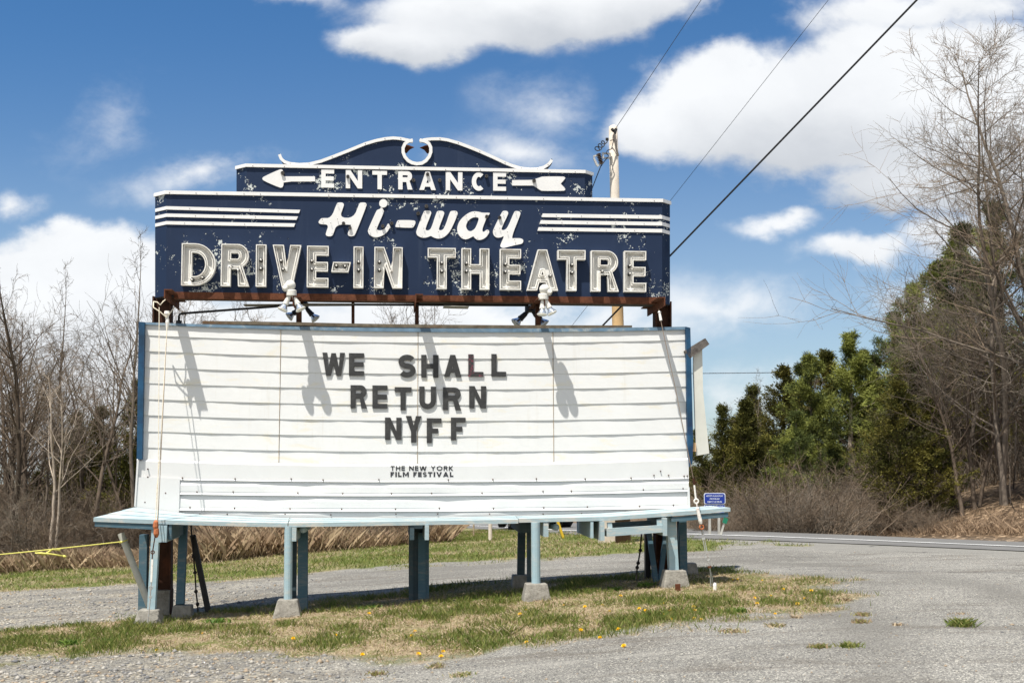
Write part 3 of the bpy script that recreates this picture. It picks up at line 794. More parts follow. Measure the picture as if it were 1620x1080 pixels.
# speed stripes, bent round the chamfers
def stripe(pts_front, K, side):
    mb = MB(); fr = CF + 0.012
    (xa, ya0, ya1), (xb, yb0, yb1), xb2 = pts_front
    # front piece: from chamfer corner to slanted end
    prism(mb, [[(xa, ya0), (xb, yb0), (xb2, yb1), (xa, ya1)]], fr, 0.010)
    t, b_ = P(xa, ya0, fr), P(xa, ya1, fr)
    w = (K['cl'] if side < 0 else K['ch'])
    d = (EX * side - EN) * w; e = -(EX * side + EN).normalized() * 0.010
    mb.box8([b_, b_ + d, b_ + d + e, b_ + e, t, t + d, t + d + e, t + e])
    mb.build("stripe", M_WHITE, SIGN)
stripe([(263, 326.2, 331.4), (475, 332, 337.2), 472.8], K1, -1)
stripe([(263, 337.8, 343.0), (471.5, 342.4, 347.8), 469], K1, -1)
stripe([(263, 349.8, 355.0), (467.2, 353.4, 358.8), 465], K1, -1)
stripe([(1047.5, 340.6, 346.2), (858.6, 337.8, 343.4), 856.8], K1, 1)
stripe([(1047.5, 351.2, 356.8), (855.6, 348.4, 354.0), 853.8], K1, 1)
stripe([(1047.5, 362.2, 367.8), (852.2, 359.4, 365.0), 850.2], K1, 1)

# pediment with its scrolled white edge
edgeL = [(442, 242), (444.5, 248.5), (450, 253.5), (459, 256.5), (473, 258), (489, 257.2), (508, 252.5), (525.5, 246), (550, 236.5), (578, 225), (594, 220.3), (609, 217.2), (622, 216), (634, 217), (644, 219.2), (653, 221.8)]
inL = [(653, 221.8), (646, 223.3), (640.5, 227.5), (637.6, 234), (637.8, 241), (640.5, 248), (645.5, 253.8), (652, 257.4), (659.5, 259)]
inR = [(659.5, 259), (667.5, 258), (674, 254), (679, 247.5), (681.6, 240.5), (681.4, 233), (678.5, 227), (672.5, 223.4), (664, 221.4)]
edgeR = [(664, 221.4), (672, 218.8), (683, 217.4), (696, 217.3), (708, 219), (725, 223.8), (741, 229.8), (759, 237), (780, 246.3), (799, 255.2), (812, 260.3), (824.5, 263.8), (838, 265.4), (850, 265), (860, 262.4), (867, 258.2), (871, 254), (873, 250.5)]
botR = [(874.3, 254), (873, 259), (868, 264.5), (861, 268.8)]
botL = [(465, 261.0), (453, 260.0), (446, 255.5), (442.6, 249)]
mb = MB(); prism(mb, [edgeL[:-1] + inL + inR[1:] + edgeR[1:] + botR + botL], CF - 0.02, 0.10); mb.build("pediment", NAVY, SIGN)
mb = MB(); prism(mb, [ribbon([(x, y + 2.3) for x, y in edgeL], 4.6)], CF + .004, 0.02); mb.build("pediment_edge", M_WHITE, SIGN)
mb = MB(); prism(mb, [ribbon(inL + inR[1:], 5.0)], CF + .007, 0.02); mb.build("pediment_edge", M_WHITE, SIGN)
mb = MB(); prism(mb, [ribbon([(x, y + 2.3) for x, y in edgeR], 4.6)], CF + .004, 0.02); mb.build("pediment_edge", M_WHITE, SIGN)
for q in ([(640, 229), (646, 229.5), (655.5, 233), (648.5, 236.5), (643, 242.5), (639.5, 241)], [(679, 229.5), (673, 230), (664, 233.6), (671, 237), (676, 243), (680, 242)]):
    mb = MB(); prism(mb, [q], CF - .14, 0.012); mb.build("rusty_scroll", M_RUST, SIGN)

# arrows and the ENTRANCE letters
ARF = CF + 0.012
mb = MB(); prism(mb, [chaikin([(414.5, 282.6), (417, 279.5), (441, 268.6), (445.5, 267.6), (448.2, 270.5), (448.6, 278.8), (449, 279.2), (497.6, 279.0), (498.4, 279.4), (498.6, 286.5), (498, 287.1), (448.6, 287.2), (448.4, 293.5), (446.5, 296.6), (442.5, 297.0), (417, 286.0)], 1)], ARF, .022); mb.build("arrow_head", M_WHITE, SIGN)
mb = MB(); prism(mb, [chaikin([(810.2, 285.2), (810.3, 285), (842.5, 284.8), (844, 284.2), (855.5, 280.2), (858, 279.4), (890.5, 279.2), (894.2, 280.6), (894.0, 283), (887.2, 290.4), (887.2, 291), (894.2, 298), (894.2, 300.8), (891, 302), (857.6, 302), (855, 301), (844.5, 293.8), (842.5, 293.4), (810.6, 293.6), (810.3, 293.4)], 1)], ARF, .022); mb.build("arrow_tail", M_WHITE, SIGN)
for ch, x0, x1, y0, h in (('E', 508.3, 528.6, 268.0, 28.6), ('N', 547, 573, 268.8, 29.0), ('T', 589, 612.3, 270, 29.2), ('R', 630, 652.6, 270.6, 29), ('A', 663.5, 689.5, 271.4, 29), ('N', 705.2, 731.6, 272, 29), ('C', 746.4, 767, 272.6, 29), ('E', 780.2, 800.6, 273, 28.6)):
    mb = MB(); prism(mb, place(glyph(ch, x1 - x0, h, 6.9, 6.4), x0, y0, .016), ARF, .022); mb.build("entrance_letter", M_WHITE, SIGN)

# script letters
def tr(l, s, ox, oy): return [(ox + x / s, oy + y / s) for x, y in l]
H_ = [(340, 150), (365, 138), (420, 138), (442, 160), (440, 185), (378, 355), (582, 358), (660, 150), (685, 138), (745, 138), (765, 160), (762, 190), (605, 590), (580, 615), (520, 620), (495, 595), (500, 565), (545, 462), (540, 453), (335, 450), (290, 590), (265, 618), (205, 620), (182, 598), (185, 570), (228, 450), (105, 448), (80, 425), (82, 405), (110, 370), (130, 360), (262, 360)]
I_ = [(972, 198), (1000, 200), (992, 228), (1008, 250), (1012, 275), (915, 490), (908, 520), (930, 535), (975, 535), (1020, 515), (1050, 475), (1072, 428), (1095, 465), (1098, 490), (1070, 545), (1015, 595), (945, 628), (870, 632), (810, 605), (783, 560), (785, 520), (900, 265), (915, 243), (960, 230)]
DASH = [(1205, 395), (1225, 388), (1440, 390), (1462, 410), (1460, 435), (1435, 485), (1410, 500), (1180, 490), (1172, 478), (1190, 425)]
W_ = [(170, 255), (195, 240), (255, 240), (277, 262), (272, 290), (195, 480), (205, 507), (240, 508), (275, 480), (345, 262), (365, 243), (430, 243), (452, 265), (448, 295), (375, 480), (385, 507), (420, 505), (455, 470), (525, 262), (545, 243), (610, 243), (632, 265), (628, 300), (560, 460), (510, 545), (440, 605), (365, 620), (300, 600), (272, 577), (215, 603), (150, 607), (90, 580), (70, 540), (78, 500)]
A_ = [(860, 248), (930, 258), (965, 270), (1075, 268), (1050, 300), (1020, 340), (965, 480), (965, 520), (985, 530), (1010, 505), (1035, 495), (1058, 515), (1055, 545), (1010, 605), (950, 635), (895, 635), (855, 605), (845, 580), (790, 615), (735, 630), (680, 610), (640, 560), (622, 500), (632, 430), (670, 360), (735, 300), (800, 260)]
AH = [(855, 328), (905, 332), (920, 352), (875, 470), (840, 505), (800, 522), (765, 505), (745, 465), (745, 430), (770, 380), (810, 345)]
Y_ = [(1230, 255), (1250, 243), (1295, 243), (1315, 265), (1310, 295), (1220, 480), (1228, 503), (1265, 503), (1310, 460), (1390, 262), (1410, 245), (1460, 248), (1480, 270), (1475, 300), (1350, 615), (1400, 612), (1480, 612), (1515, 630), (1518, 660), (1495, 690), (1420, 700), (1320, 725), (1240, 745), (1205, 725), (1210, 695), (1262, 575), (1220, 600), (1165, 607), (1125, 585), (1105, 540), (1112, 490)]
def script(l, s, ox, oy, holes=(), f=0.012):
    mb = MB(); prism(mb, [chaikin(tr(l, s, ox, oy), 2)] + [chaikin(tr(q, s, ox, oy), 2) for q in holes], CF + f, .024); return mb
script(H_, 9, 495, 305).build("script_letter", M_WHITE, SIGN)
mb = script(I_, 9, 495, 305); prism(mb, [arc(495 + 1002 / 9, 305 + 150 / 9, 6.5, 6.6, 0, 345, 23)], CF + .0145, .024); mb.build("script_letter", M_WHITE, SIGN)
script(DASH, 9, 495, 305).build("script_dash", M_WHITE, SIGN)
script(W_, 8.526, 650, 305).build("script_letter", M_WHITE, SIGN)
script(A_, 8.526, 650, 305, [AH]).build("script_letter", M_WHITE, SIGN)
script(Y_, 8.526, 650, 305).build("script_letter", M_WHITE, SIGN)

# screws in the white pieces and old electrode sockets on the navy face
mb = MB()
def stud(mb, px, py, f, r, l, mi=0): 
    c = P(px, py, CF + f); mb.lathe(c - EN * .01, EN, [(0, r), (l + .01, r), (l + .012, r * .6)], 7, mi)
for px in (268, 310, 343, 386, 412, 520, 560, 590, 640, 690, 722, 760, 803, 860, 920, 985, 1035): stud(mb, px, 304.6 + (px - 263) * .0166, .021, .0045, .002)
for px in (400, 450, 502, 560, 600, 655, 705, 760, 812, 870, 910): stud(mb, px, 262.4 + (px - 390) * .0187, .021, .0045, .002)
for px in (300, 345, 395, 440): stud(mb, px, 334.6 - 5.8 + (px - 263) * .027, .013, .004, .002); stud(mb, px + 9, 351.8 - 11.3 + (px - 263) * .022, .013, .004, .002); stud(mb, px - 8, 352.4 + (px - 263) * .018, .013, .004, .002)
for px in (880, 920, 965, 1010): stud(mb, px, 341 + (px - 858) * .015, .013, .004, .002); stud(mb, px + 9, 351.6 + (px - 858) * .015, .013, .004, .002); stud(mb, px - 6, 362.6 + (px - 858) * .015, .013, .004, .002)
for i in range(3, len(edgeL) - 1, 2): stud(mb, edgeL[i][0], edgeL[i][1] + 2.3, .005, .0045, .002)
for i in range(3, len(edgeR) - 2, 2): stud(mb, edgeR[i][0], edgeR[i][1] + 2.3, .005, .0045, .002)
for l in (H_, I_, DASH): 
    for q in inset(tr(l, 9, 495, 305), 2.2)[::5]: stud(mb, q[0], q[1], .031, .004, .002)
for l in (W_, A_, Y_):
    for q in inset(tr(l, 8.526, 650, 305), 2.2)[::5]: stud(mb, q[0], q[1], .031, .004, .002)
mb.build("screw", M_RUSTD, SIGN)
for px, py, r in ((447.3, 274.6, 3.0), (550.5, 280.2, 2.8), (654.2, 286, 2.8), (676.4, 276.6, 2.8), (695.4, 286, 2.8), (769.4, 279.6, 2.8), (844.6, 286.8, 3.0),
                  (543.6, 354, 2.7), (553.8, 361, 2.6), (605.6, 358.4, 2.7), (619.6, 354, 2.7), (661.5, 338.4, 3.0), (674.5, 327, 3.0), (769.8, 343.2, 2.7), (790.4, 345, 2.7)):
    mb = MB(); c = P(px, py, CF); rr = r / 139
    mb.lathe(c - EN * .01, EN, [(0, rr), (.045, rr), (.045, rr * .55), (.02, rr * .5)], 12)
    mb.build("tube_socket", mat("soiled_porcelain_socket", (0.05, 0.045, 0.04), 0.5, var=.5, vscale=30), SIGN)

# DRIVE-IN THEATRE: open channel letters with glass tubing
CD = 0.085
def channel(ch, x0, x1, y0, y1, s, v, slope=.018, lean=0.0, loops=None, elec=()):
    L = loops or place(glyph(ch, x1 - x0, y1 - y0, s, v), x0, y0, slope, lean)
    f = CF + CD; mb = MB()
    I = [inset(L[0], 1.5)] + [inset(q, -1.5) for q in L[1:]]
    for lp, ip in zip(L, I):
        n = len(lp); of = [P(x, y, f) for x, y in lp]; inn = [P(x, y, f) for x, y in ip]
        ob = [p - EN * (CD - .004) for p in of]; ib = [p - EN * (CD - .012) for p in inn]
        b = len(mb.v); mb.v += of + inn + ob + ib
        for i in range(n):
            j = (i + 1) % n
            mb.f.append([b + i, b + j, b + n + j, b + n + i]); mb.i.append(1)
            mb.f.append([b + i, b + j, b + 2 * n + j, b + 2 * n + i]); mb.i.append(0)
            mb.f.append([b + n + i, b + n + j, b + 3 * n + j, b + 3 * n + i]); mb.i.append(0)
    # back plate
    prism(mb, I, CF + .014, .006, 0)
    o = mb.build("channel_letter", [M_CHAN, M_RIM], SIGN)
    tb = MB()
    for k, lp in enumerate(I):
        q = inset(lp, 2.4 if k == 0 else -2.2)
        q2 = []
        for i in range(len(q)):
            a, b_ = q[i - 1], q[(i + 1) % len(q)]
            la = math.hypot(a[0] - q[i][0], a[1] - q[i][1]); lb = math.hypot(b_[0] - q[i][0], b_[1] - q[i][1])
            if la > 3 and lb > 3:
                for w in (1.1, .35): q2.append((q[i][0] + (a[0] - q[i][0]) / la * w, q[i][1] + (a[1] - q[i][1]) / la * w))
                for w in (.35, 1.1): q2.append((q[i][0] + (b_[0] - q[i][0]) / lb * w, q[i][1] + (b_[1] - q[i][1]) / lb * w))
            else: q2.append(q[i])
        tb.tube([P(x, y, f - .028) for x, y in q2], .0072, 6, True)
    t = tb.build("neon_tube", M_TUBE, o, smooth=True); 
    for ex, ey in elec:
        eb = MB(); c = P(ex, ey, CF + .02)
        eb.lathe(c, EN, [(0, .020), (.05, .020), (.055, .011)], 10)
        eb.lathe(c + EN * .055, EN, [(0, .011), (.022, .010), (.024, .004)], 8, 1)
        eb.build("electrode", [M_BLACK, M_TUBE], o)
channel('D', 287.6, 341.5, 384.6, 451.0, 16.4, 14.4, .012, -.02, elec=((305, 443.5), (321.5, 440)))
channel('R', 350.2, 395, 385.6, 452.2, 15.4, 14.0, .014, -.02, elec=((366.5, 424), (377.5, 428.5)))
channel('I', 405, 421.5, 386.6, 453.0, 15, 14, .014, -.01, elec=((413.5, 412.5), (413.5, 426)))
channel('V', 431.4, 476.6, 387.0, 453.6, 16.2, 14, .016, elec=((445.4, 413.5), (448.6, 427)))
channel('E', 485.8, 520, 388.6, 453.8, 14.6, 14.6, .014, -.01, elec=((494, 414), (494, 427)))
channel('-', 0, 0, 0, 0, 0, 0, loops=[[(527, 414.2), (554.8, 414.6), (551, 430.2), (524, 429.8)]], elec=((532.5, 421.5), (546, 422)))
channel('I', 559.4, 575, 389.8, 455.0, 15, 14, .016, -.005, elec=((567.6, 415.5), (567.6, 428)))
channel('N', 592.4, 637, 390.4, 455.2, 15.2, 14, .016, -.01, elec=((600.5, 415.5), (600.5, 428)))
channel('T', 676.8, 721, 391.8, 456.6, 15.6, 15.0, .012, elec=((698.6, 416.8), (698.6, 430)))
channel('H', 730.2, 774.2, 392.6, 457.4, 15.2, 14.6, .012, elec=((737.6, 417.5), (737.6, 430)))
channel('E', 791, 824.4, 393.6, 458.0, 14.8, 14.4, .012, elec=((799, 419), (799, 431)))
channel('A', 833.6, 883, 394.4, 459.0, 15.4, 13.0, .014, elec=((869.6, 437),))
channel('T', 882.4, 926.4, 395.2, 459.6, 15.6, 15.0, .012, elec=((904, 419.8), (904, 432)))
channel('R', 935.2, 979.2, 396.2, 460.6, 15.0, 13.6, .012, elec=((951.6, 430), (960.4, 436)))
channel('E', 987.8, 1022.4, 396.8, 461.2, 14.6, 14.2, .012, elec=((995, 421.4), (995, 434)))

# rusty angle along the cabinet's foot, outriggers, soffit plates
mb = MB(); prism(mb, [[(275.5, 461.4), (660, 466.8), (1048, 470.2), (1048, 478.6), (660, 475.2), (275.5, 470.4)]], CF + .03, .022)
a, b = P(275.5, 470.4, CF + .03), P(1048, 478.6, CF + .03)
mb.box8([a - EN * .1 - EZ * .012, a - EZ * .012, b - EZ * .012, b - EN * .1 - EZ * .012, a - EN * .1, a, b, b - EN * .1]); mb.build("angle_rail", M_RUST, SIGN)
def outrigger(px, py, L0=.44, L1=-.5, flip=1, h=.10, w=.075):
    n0 = P(px, py, L0); top = n0; d = -EN * (L0 - L1)
    mb = MB(); t = .012
    q = [n0 - EZ * h, n0 + EX * t * flip - EZ * h]
    mb.box8([n0 - EZ * h, n0 - EZ * h + EX * t * flip, n0 - EZ * h + EX * t * flip + d, n0 - EZ * h + d, n0, n0 + EX * t * flip, n0 + EX * t * flip + d, n0 + d])
    n1 = n0 + EX * flip * t - EZ * t
    mb.box8([n1, n1 + EX * w * flip, n1 + EX * w * flip + d, n1 + d, n1 + EZ * t * .9, n1 + EX * w * flip + EZ * t * .9, n1 + EX * w * flip + d + EZ * t * .9, n1 + d + EZ * t * .9])
    mb.build("outrigger", M_RUST, SIGN)
outrigger(259.5, 457); outrigger(463, 468, .36); outrigger(657, 464.5, .40); outrigger(862, 471, .36, -.5, -1); outrigger(1052.5, 469.5, .44, -.5, -1)
mb = MB(); a = P(385, 482, -.05); b = P(560, 481, -.05)
mb.box8([a, b, b - EN * .16, a - EN * .16, a + EZ * .008, b + EZ * .008, b - EN * .16 + EZ * .008, a - EN * .16 + EZ * .008]); mb.build("soffit_plate", mat("galvanised_soffit", (0.25, 0.24, 0.21), 0.6, var=.3), SIGN)
a = P(702, 484, .08); b = P(742, 485, .08); mb = MB()
mb.box8([a, b, b - EN * .2, a - EN * .2, a + EZ * .008, b + EZ * .008, b - EN * .2 + EZ * .008, a - EN * .2 + EZ * .008]); mb.build("soffit_plate", MATS["galvanised_soffit"], SIGN)

# steel columns from the ground to the cabinet, thin posts between board and cabinet
def hbeam(p0, p1, w, d, m, name="steel_column"):
    mb = MB(); t = .02
    for s in (-1, 1): mb.beam(p0 + EX * s * (w / 2 - t / 2), p1 + EX * s * (w / 2 - t / 2), t, d)
    mb.beam(p0, p1, w - 2 * t - .004, t * 1.2); mb.build(name, m, SIGN)
gl = gp(257, 984)
def at_off(px, py, off): return P(px, py, off)
hbeam(P(257, 975, -.22), P(257.5, 470, -.22), .205, .16, M_RUSTD)
hbeam(P(1048.5, 918, -.22), P(1047.5, 478, -.22), .195, .16, M_RUSTD)
for px, w in ((558.5, .035), (659.5, .045)):
    mb = MB(); mb.beam(P(px, 525, -.12), P(px, 470, -.12), w, .04); mb.build("strut", M_RUSTD, SIGN)
for px in (473, 851): 
    mb = MB(); mb.beam(P(px, 525, -.10), P(px, 476, -.10), .06, .06); mb.build("strut", M_RUSTD, SIGN)
mb = MB()
mb.tube([P(283, 516, -.1), P(283, 500, -.1), P(284.5, 496.8, -.1), P(290, 495.6, -.1), P(440, 484.4, -.1), P(480, 481.4, -.1), P(836, 483, -.1)], .014, 8)
mb.lathe(P(283, 514, -.1), EZ, [(0, .032), (.05, .032), (.05, .02)], 8); mb.build("conduit", M_BLACK, SIGN, smooth=True)

# ---- message board: lap siding
cxs = (228, 445, 663, 875, 1086)
def q3(x, yl, yc, yr):
    # quadratic through the three measured heights
    x0, x1, x2 = 228., 663., 1086.
    return yl * (x - x1) * (x - x2) / ((x0 - x1) * (x0 - x2)) + yc * (x - x0) * (x - x2) / ((x1 - x0) * (x1 - x2)) + yr * (x - x0) * (x - x1) / ((x2 - x0) * (x2 - x1))
LAPS = [(513.5, 523.5, 519.5), (530.1, 542, 537.6), (555, 566.8, 562.5), (580.5, 591.3, 586.8), (605.6, 615.5, 610.9), (630.8, 640.3, 635), (656.2, 665.3, 659.8), (681.7, 689.6, 684), (707.4, 714.3, 709.6), (731, 738, 733)]
XS = np.linspace(219, 1091, 60)
def xl(y): return 228.4 - (y - 512) * .028
def xr(y): return 1084.6 + (y - 520) * .019
for (sa, sb) in ((0, .2523), (.2523, .5055), (.5055, .7545), (.7545, 1)):
    mb = MB(); NS = 14
    for k in range(len(LAPS) - 1):
        rows = []
        for i in range(NS + 1):
            s = sa + (sb - sa) * i / NS
            if i == 0 and sa > 0: s += .0011
            xa = xl(620) + (xr(620) - xl(620)) * s
            yt, yb = q3(xa, *LAPS[k]), q3(xa, *LAPS[k + 1])
            xt = xl(yt) + (xr(yt) - xl(yt)) * s; xb = xl(yb) + (xr(yb) - xl(yb)) * s
            wv = .003 * math.sin(xa * .05 + k * 1.7) + .0015 * math.sin(xa * .21 + k)
            rows.append((P(xt, yt, .002), P(xb, yb, .0115 + wv * .7), P(xb, yb + .2, .001)))
        for i in range(NS):
            a, b = rows[i], rows[i + 1]
            mb.add([a[0], a[1], b[1], b[0]], [(0, 1, 2, 3)])
            mb.add([a[1], a[2], b[2], b[1]], [(0, 1, 2, 3)])
    # back and ends
    y0a, y1a = q3(XS[0], *LAPS[0]), q3(XS[0], *LAPS[-1])
    c = []
    for s in (sa, sb):
        xa = xl(620) + (xr(620) - xl(620)) * s
        for yy in (q3(xa, *LAPS[0]), q3(xa, *LAPS[-1])):
            c.append(P(xl(yy) + (xr(yy) - xl(yy)) * s, yy, -.01))
    q = [c[1], c[3], c[3] - EN * .07, c[1] - EN * .07, c[0], c[2], c[2] - EN * .07, c[0] - EN * .07]
    mb.box8(q)
    mb.build("siding_panel", SIDING, SIGN)
for s in (.2523, .5055, .7545):
    mb = MB()
    xt = xl(525) + (xr(525) - xl(525)) * s; xb = xl(733) + (xr(733) - xl(733)) * s
    mb.beam(P(xt, q3(xt, *LAPS[0]), .007), P(xb, q3(xb, *LAPS[-1]) - 1, .007), .004, .010)
    mb.build("joint_strip", mat("rusty_seam", (0.46, 0.37, 0.26), 0.8, var=.4, vscale=20), SIGN)

# flashing on top, timber laid on it
mb = MB()
for i in range(24):
    xa, xb = 227 + (1086 - 227) * i / 24., 227 + (1086 - 227) * (i + 1) / 24.
    f = lambda x: P(x, q3(x, 509.6, 519.0, 516.6), .020); h = lambda x: P(x, q3(x, 513.0, 524.8, 521.2), .026)
    a, b, c, d = f(xa), f(xb), h(xb), h(xa)
    mb.box8([d, c, c - EN * .03, d - EN * .03, a, b, b - EN * .21, a - EN * .21])
mb.build("flashing", M_BLUEF, SIGN)
mb = MB(); pts = [(320, 507.4), (455, 509.2), (560, 511.6), (663, 513.2), (800, 514.2), (1000, 514.6)]
for (x0, y0), (x1, y1) in zip(pts[:-1], pts[1:]):
    a, b, c, d = P(x0, y0, -.02), P(x1, y1, -.02), P(x1, y1 + 5.2, -.02), P(x0, y0 + 5.2, -.02)
    mb.box8([d, c, c - EN * .1, d - EN * .1, a, b, b - EN * .1, a - EN * .1])
mb.build("timber_plank", M_OLDW, SIGN)
# side boards
mb = MB(); prism(mb, [[(219.4, 508.6), (228.6, 509.4), (224.6, 726.4), (216.2, 725.4)]], .075, .16); mb.build("side_board", M_BLUES, SIGN)
mb = MB(); prism(mb, [[(1085.4, 516.8), (1092.2, 518.4), (1096.8, 700), (1095.4, 733), (1090.8, 738), (1088.2, 700), (1087.4, 640)]], .075, .16); mb.build("side_board", M_BLUES, SIGN)
# back panel and beam showing past the right end
mb = MB(); prism(mb, [[(1097.2, 556), (1110.8, 548), (1112.4, 620), (1122.2, 717), (1101.4, 720.5), (1097.0, 585)]], .02, .03); mb.build("rear_panel", M_BACKP, SIGN)
mb = MB(); mb.beam(P(1086, 561.5, .03), P(1117.6, 540.2, .03), .11, .09, EZ, w1=.085); mb.build("rear_beam", M_GREYW, SIGN)
mb = MB(); prism(mb, [[(1092, 700), (1101, 700), (1101.4, 714), (1093, 714)]], .045, .05); mb.build("wood_block", mat("raw_pine_block", (0.50, 0.33, 0.18), 0.8, var=.2), SIGN)

# skirt of white sheet metal below the siding
def skx0(y): return 284.4 - (y - 757) * .02
BANDS = [((726.8, 728.6), (731, 737.6), (726.8,), 1), ]
S0 = (729.2, 737.0, 726.8); S1 = (757.6, 762.0, 756.8); S2 = (780.4, 784.0, 777.0); S3 = (806.0, 808.6, 803.4); S4 = (816.6, 821.4, 803.9)
def wav(x, k): return .010 * math.sin(x * .018 + k * 2.1) + .007 * math.sin(x * .047 + k * 1.3) + .004 * math.sin(x * .11 + k)
def skirt(ya, yb, x0, x1, k, off0, off1, crease=.78, amp=1.0):
    mb = MB(); N = 40; rows = []
    for i in range(N + 1):
        x = x0 + (x1 - x0) * i / N; a, b = q3(x, *ya), q3(x, *yb)
        xb = x + (-(.02) * (b - a) if i == 0 else (.01 * (b - a) if i == N else 0))
        w = wav(x, k) * amp
        r = [P(x, a - 3, off0 * .4), P(x, a + (b - a) * .35, off0 + (off1 - off0) * .35 + w), P(xb, a + (b - a) * crease, off1 * .80 + w * .6), P(xb, a + (b - a) * (crease + .05), off1 - .014 + w * .2), P(xb, b, off1 + w * .15), P(xb, b + .25, off1 - .016 + w * .15)]
        if k == 0: r = [P(x, a - 3, .012), P(x, a, .034), P(xb, a + (b - a) * .94, .035 + w * .3), P(xb, a + (b - a) * .97, .040 + w * .2), P(xb, b, .048 + w), P(xb, b + .25, .032)]
        rows.append(r)
    for i in range(N):
        for j in range(5): mb.add([rows[i][j], rows[i][j + 1], rows[i + 1][j + 1], rows[i + 1][j]], [(0, 1, 2, 3)])
    return mb.build("skirt_sheet", M_SKIRT, SIGN, smooth=False)
skirt(S0, S1, 216.4, 1089.4, 0, .030, .050, .9, .12)
skirt(S1, S2, 284.4, 1089.6, 1, .034, .054, amp=.55)
skirt(S2, S3, 284.0, 1089.8, 2, .036, .056, amp=.55)
skirt(S3, S4, 283.4, 1090.0, 3, .038, .050, amp=.55)
mb = MB(); prism(mb, [[(216.0, 754), (284.6, 757), (283.0, 819), (232, 816), (212.6, 800)]], .058, .02); mb.build("end_plate", M_SKIRT, SIGN)
mb = MB(); prism(mb, [[(216.6, 727), (219.5, 727), (214.4, 802), (212.2, 800)]], .07, .5); mb.build("end_plate", M_SKIRT, SIGN)
mb = MB(); prism(mb, [[(1088.6, 770), (1090.8, 770), (1092.0, 803), (1088.8, 804)]], .09, .05); mb.build("end_plate", M_SKIRT, SIGN)
mb = MB(); a, b = P(225, 745, -.02), P(1085, 745, -.02); c, d = P(1085, 808, -.02), P(225, 808, -.02)
mb.box8([d, c, c - EN * .08, d - EN * .08, a, b, b - EN * .08, a - EN * .08]); mb.build("backing_board", M_SOFFIT, SIGN)
mb = MB(); rs = random.Random(3)
for k, (S, dy, f) in enumerate(((S1, -3.4, .050), (S2, -4.5, .050), (S3, -4.5, .052), (S3, 4.8, .047))):
    for x in np.linspace(300, 1075, 11):
        x += rs.uniform(-22, 22); c = P(x, q3(x, *S) + dy + rs.uniform(-.8, .8), f)
        mb.lathe(c - EN * .02, EN, [(0, .0075), (.022, .0075), (.024, .004)], 7)
for x, y in ((218, 737.6), (233.6, 741.6), (233.6, 754.2), (262, 779.4), (229.3, 794), (229.6, 807.4), (1034.8, 751.6), (1058, 751.6), (1045.3, 745), (1087.5, 752.4)):
    c = P(x, y, .058 if x < 300 else .05); mb.lathe(c - EN * .03, EN, [(0, .0075), (.032, .0075), (.034, .004)], 7)
mb.build("screw", M_RUSTD, SIGN)
# sponsor lettering
def textline(txt, x0, x1, y0, h, s, f, gap=2.0, slope=0.0):
    W = {'I': s, 'M': h * 1.06, 'W': h * 1.3, 'O': h * 1.08, 'L': h * .62, 'E': h * .64, 'F': h * .62, 'S': h * .68, 'T': h * .78, 'H': h * .82, 'N': h * .86, 'Y': h * .88, 'R': h * .74, 'K': h * .80, 'V': h * .95, 'A': h * .98, ' ': h * .36}
    tot = sum(W[c] for c in txt) + gap * (len(txt) - 1); k = (x1 - x0) / tot; x = x0; mb = MB()
    for c in txt:
        if c != ' ': prism(mb, place(glyph(c, W[c] * k, h, s * (.74 if c == 'S' else 1), s), x, y0 + (x - x0) * slope, slope), f, .004)
        x += (W[c] + gap) * k
    return mb
textline("THE NEW YORK", 617.8, 716.8, 736.4, 7.7, 1.6, .0375, 1.6).build("festival_lettering", M_INK, SIGN)
textline("FILM FESTIVAL", 617.8, 717.2, 746.2, 7.8, 2.2, .0375, 1.6).build("festival_lettering", M_INK, SIGN)

# ---- walkway deck in front of the board
FRONT = [(148, 817.6), (263, 821.8), (395, 825.4), (455, 826.4), (640, 823.6), (820, 820.6), (960, 817.6), (1090, 808.4), (1155.5, 803.2)]
BACK = [(213, 802.5), (296, 812.6), (400, 817.6), (458, 819.4), (640, 819.8), (815, 816.0), (950, 811.4), (1078, 802.8), (1124, 799.6)]
FO = .87
FPT = [P(x, y, FO) for x, y in FRONT]; BPT = [P(x, y, .07) for x, y in BACK]
TH = .042
for j, (ta, tb_) in enumerate(((0, .325), (.34, .66), (.675, 1))):
    for seg in ((0, 1, 2, 3), (3, 4, 5), (5, 6, 7, 8)):
        mb = MB()
        dz = EZ * (.004 * ((j * 7 + seg[0]) % 3 - 1))
        for i, k in zip(seg[:-1], seg[1:]):
            q = []
            for t in (ta, tb_): pass
            a0, a1 = FPT[i].lerp(BPT[i], ta) + dz, FPT[i].lerp(BPT[i], tb_) + dz
            b0, b1 = FPT[k].lerp(BPT[k], ta) + dz, FPT[k].lerp(BPT[k], tb_) + dz
            if i == seg[0] and i > 0: a0 = a0.lerp(b0, .008); a1 = a1.lerp(b1, .008)
            D_ = EZ * TH
            mb.box8([a0 - D_, b0 - D_, b1 - D_, a1 - D_, a0, b0, b1, a1])
        mb.build("deck_plank", M_DECK, SIGN)
def joist(px, pyt, o0, o1, w=.045, h=.16, m=M_DECK, drop=TH + .006):
    a = P(px, pyt, o0); b = Vector(a) - EN * (o0 - o1); b.z = a.z + (.02 if o0 > .5 else 0)
    a.z -= drop; b.z -= drop
    mb = MB(); mb.box8([a - EX * w / 2 - EZ * h, a + EX * w / 2 - EZ * h, b + EX * w / 2 - EZ * h, b - EX * w / 2 - EZ * h, a - EX * w / 2, a + EX * w / 2, b + EX * w / 2, b - EX * w / 2])
    mb.build("joist", m, SIGN)
joist(257.5, 823.5, .91, -.1, .085, .17, M_POST); joist(269.5, 822.6, .86, .1, .03, .15, M_POSTD)
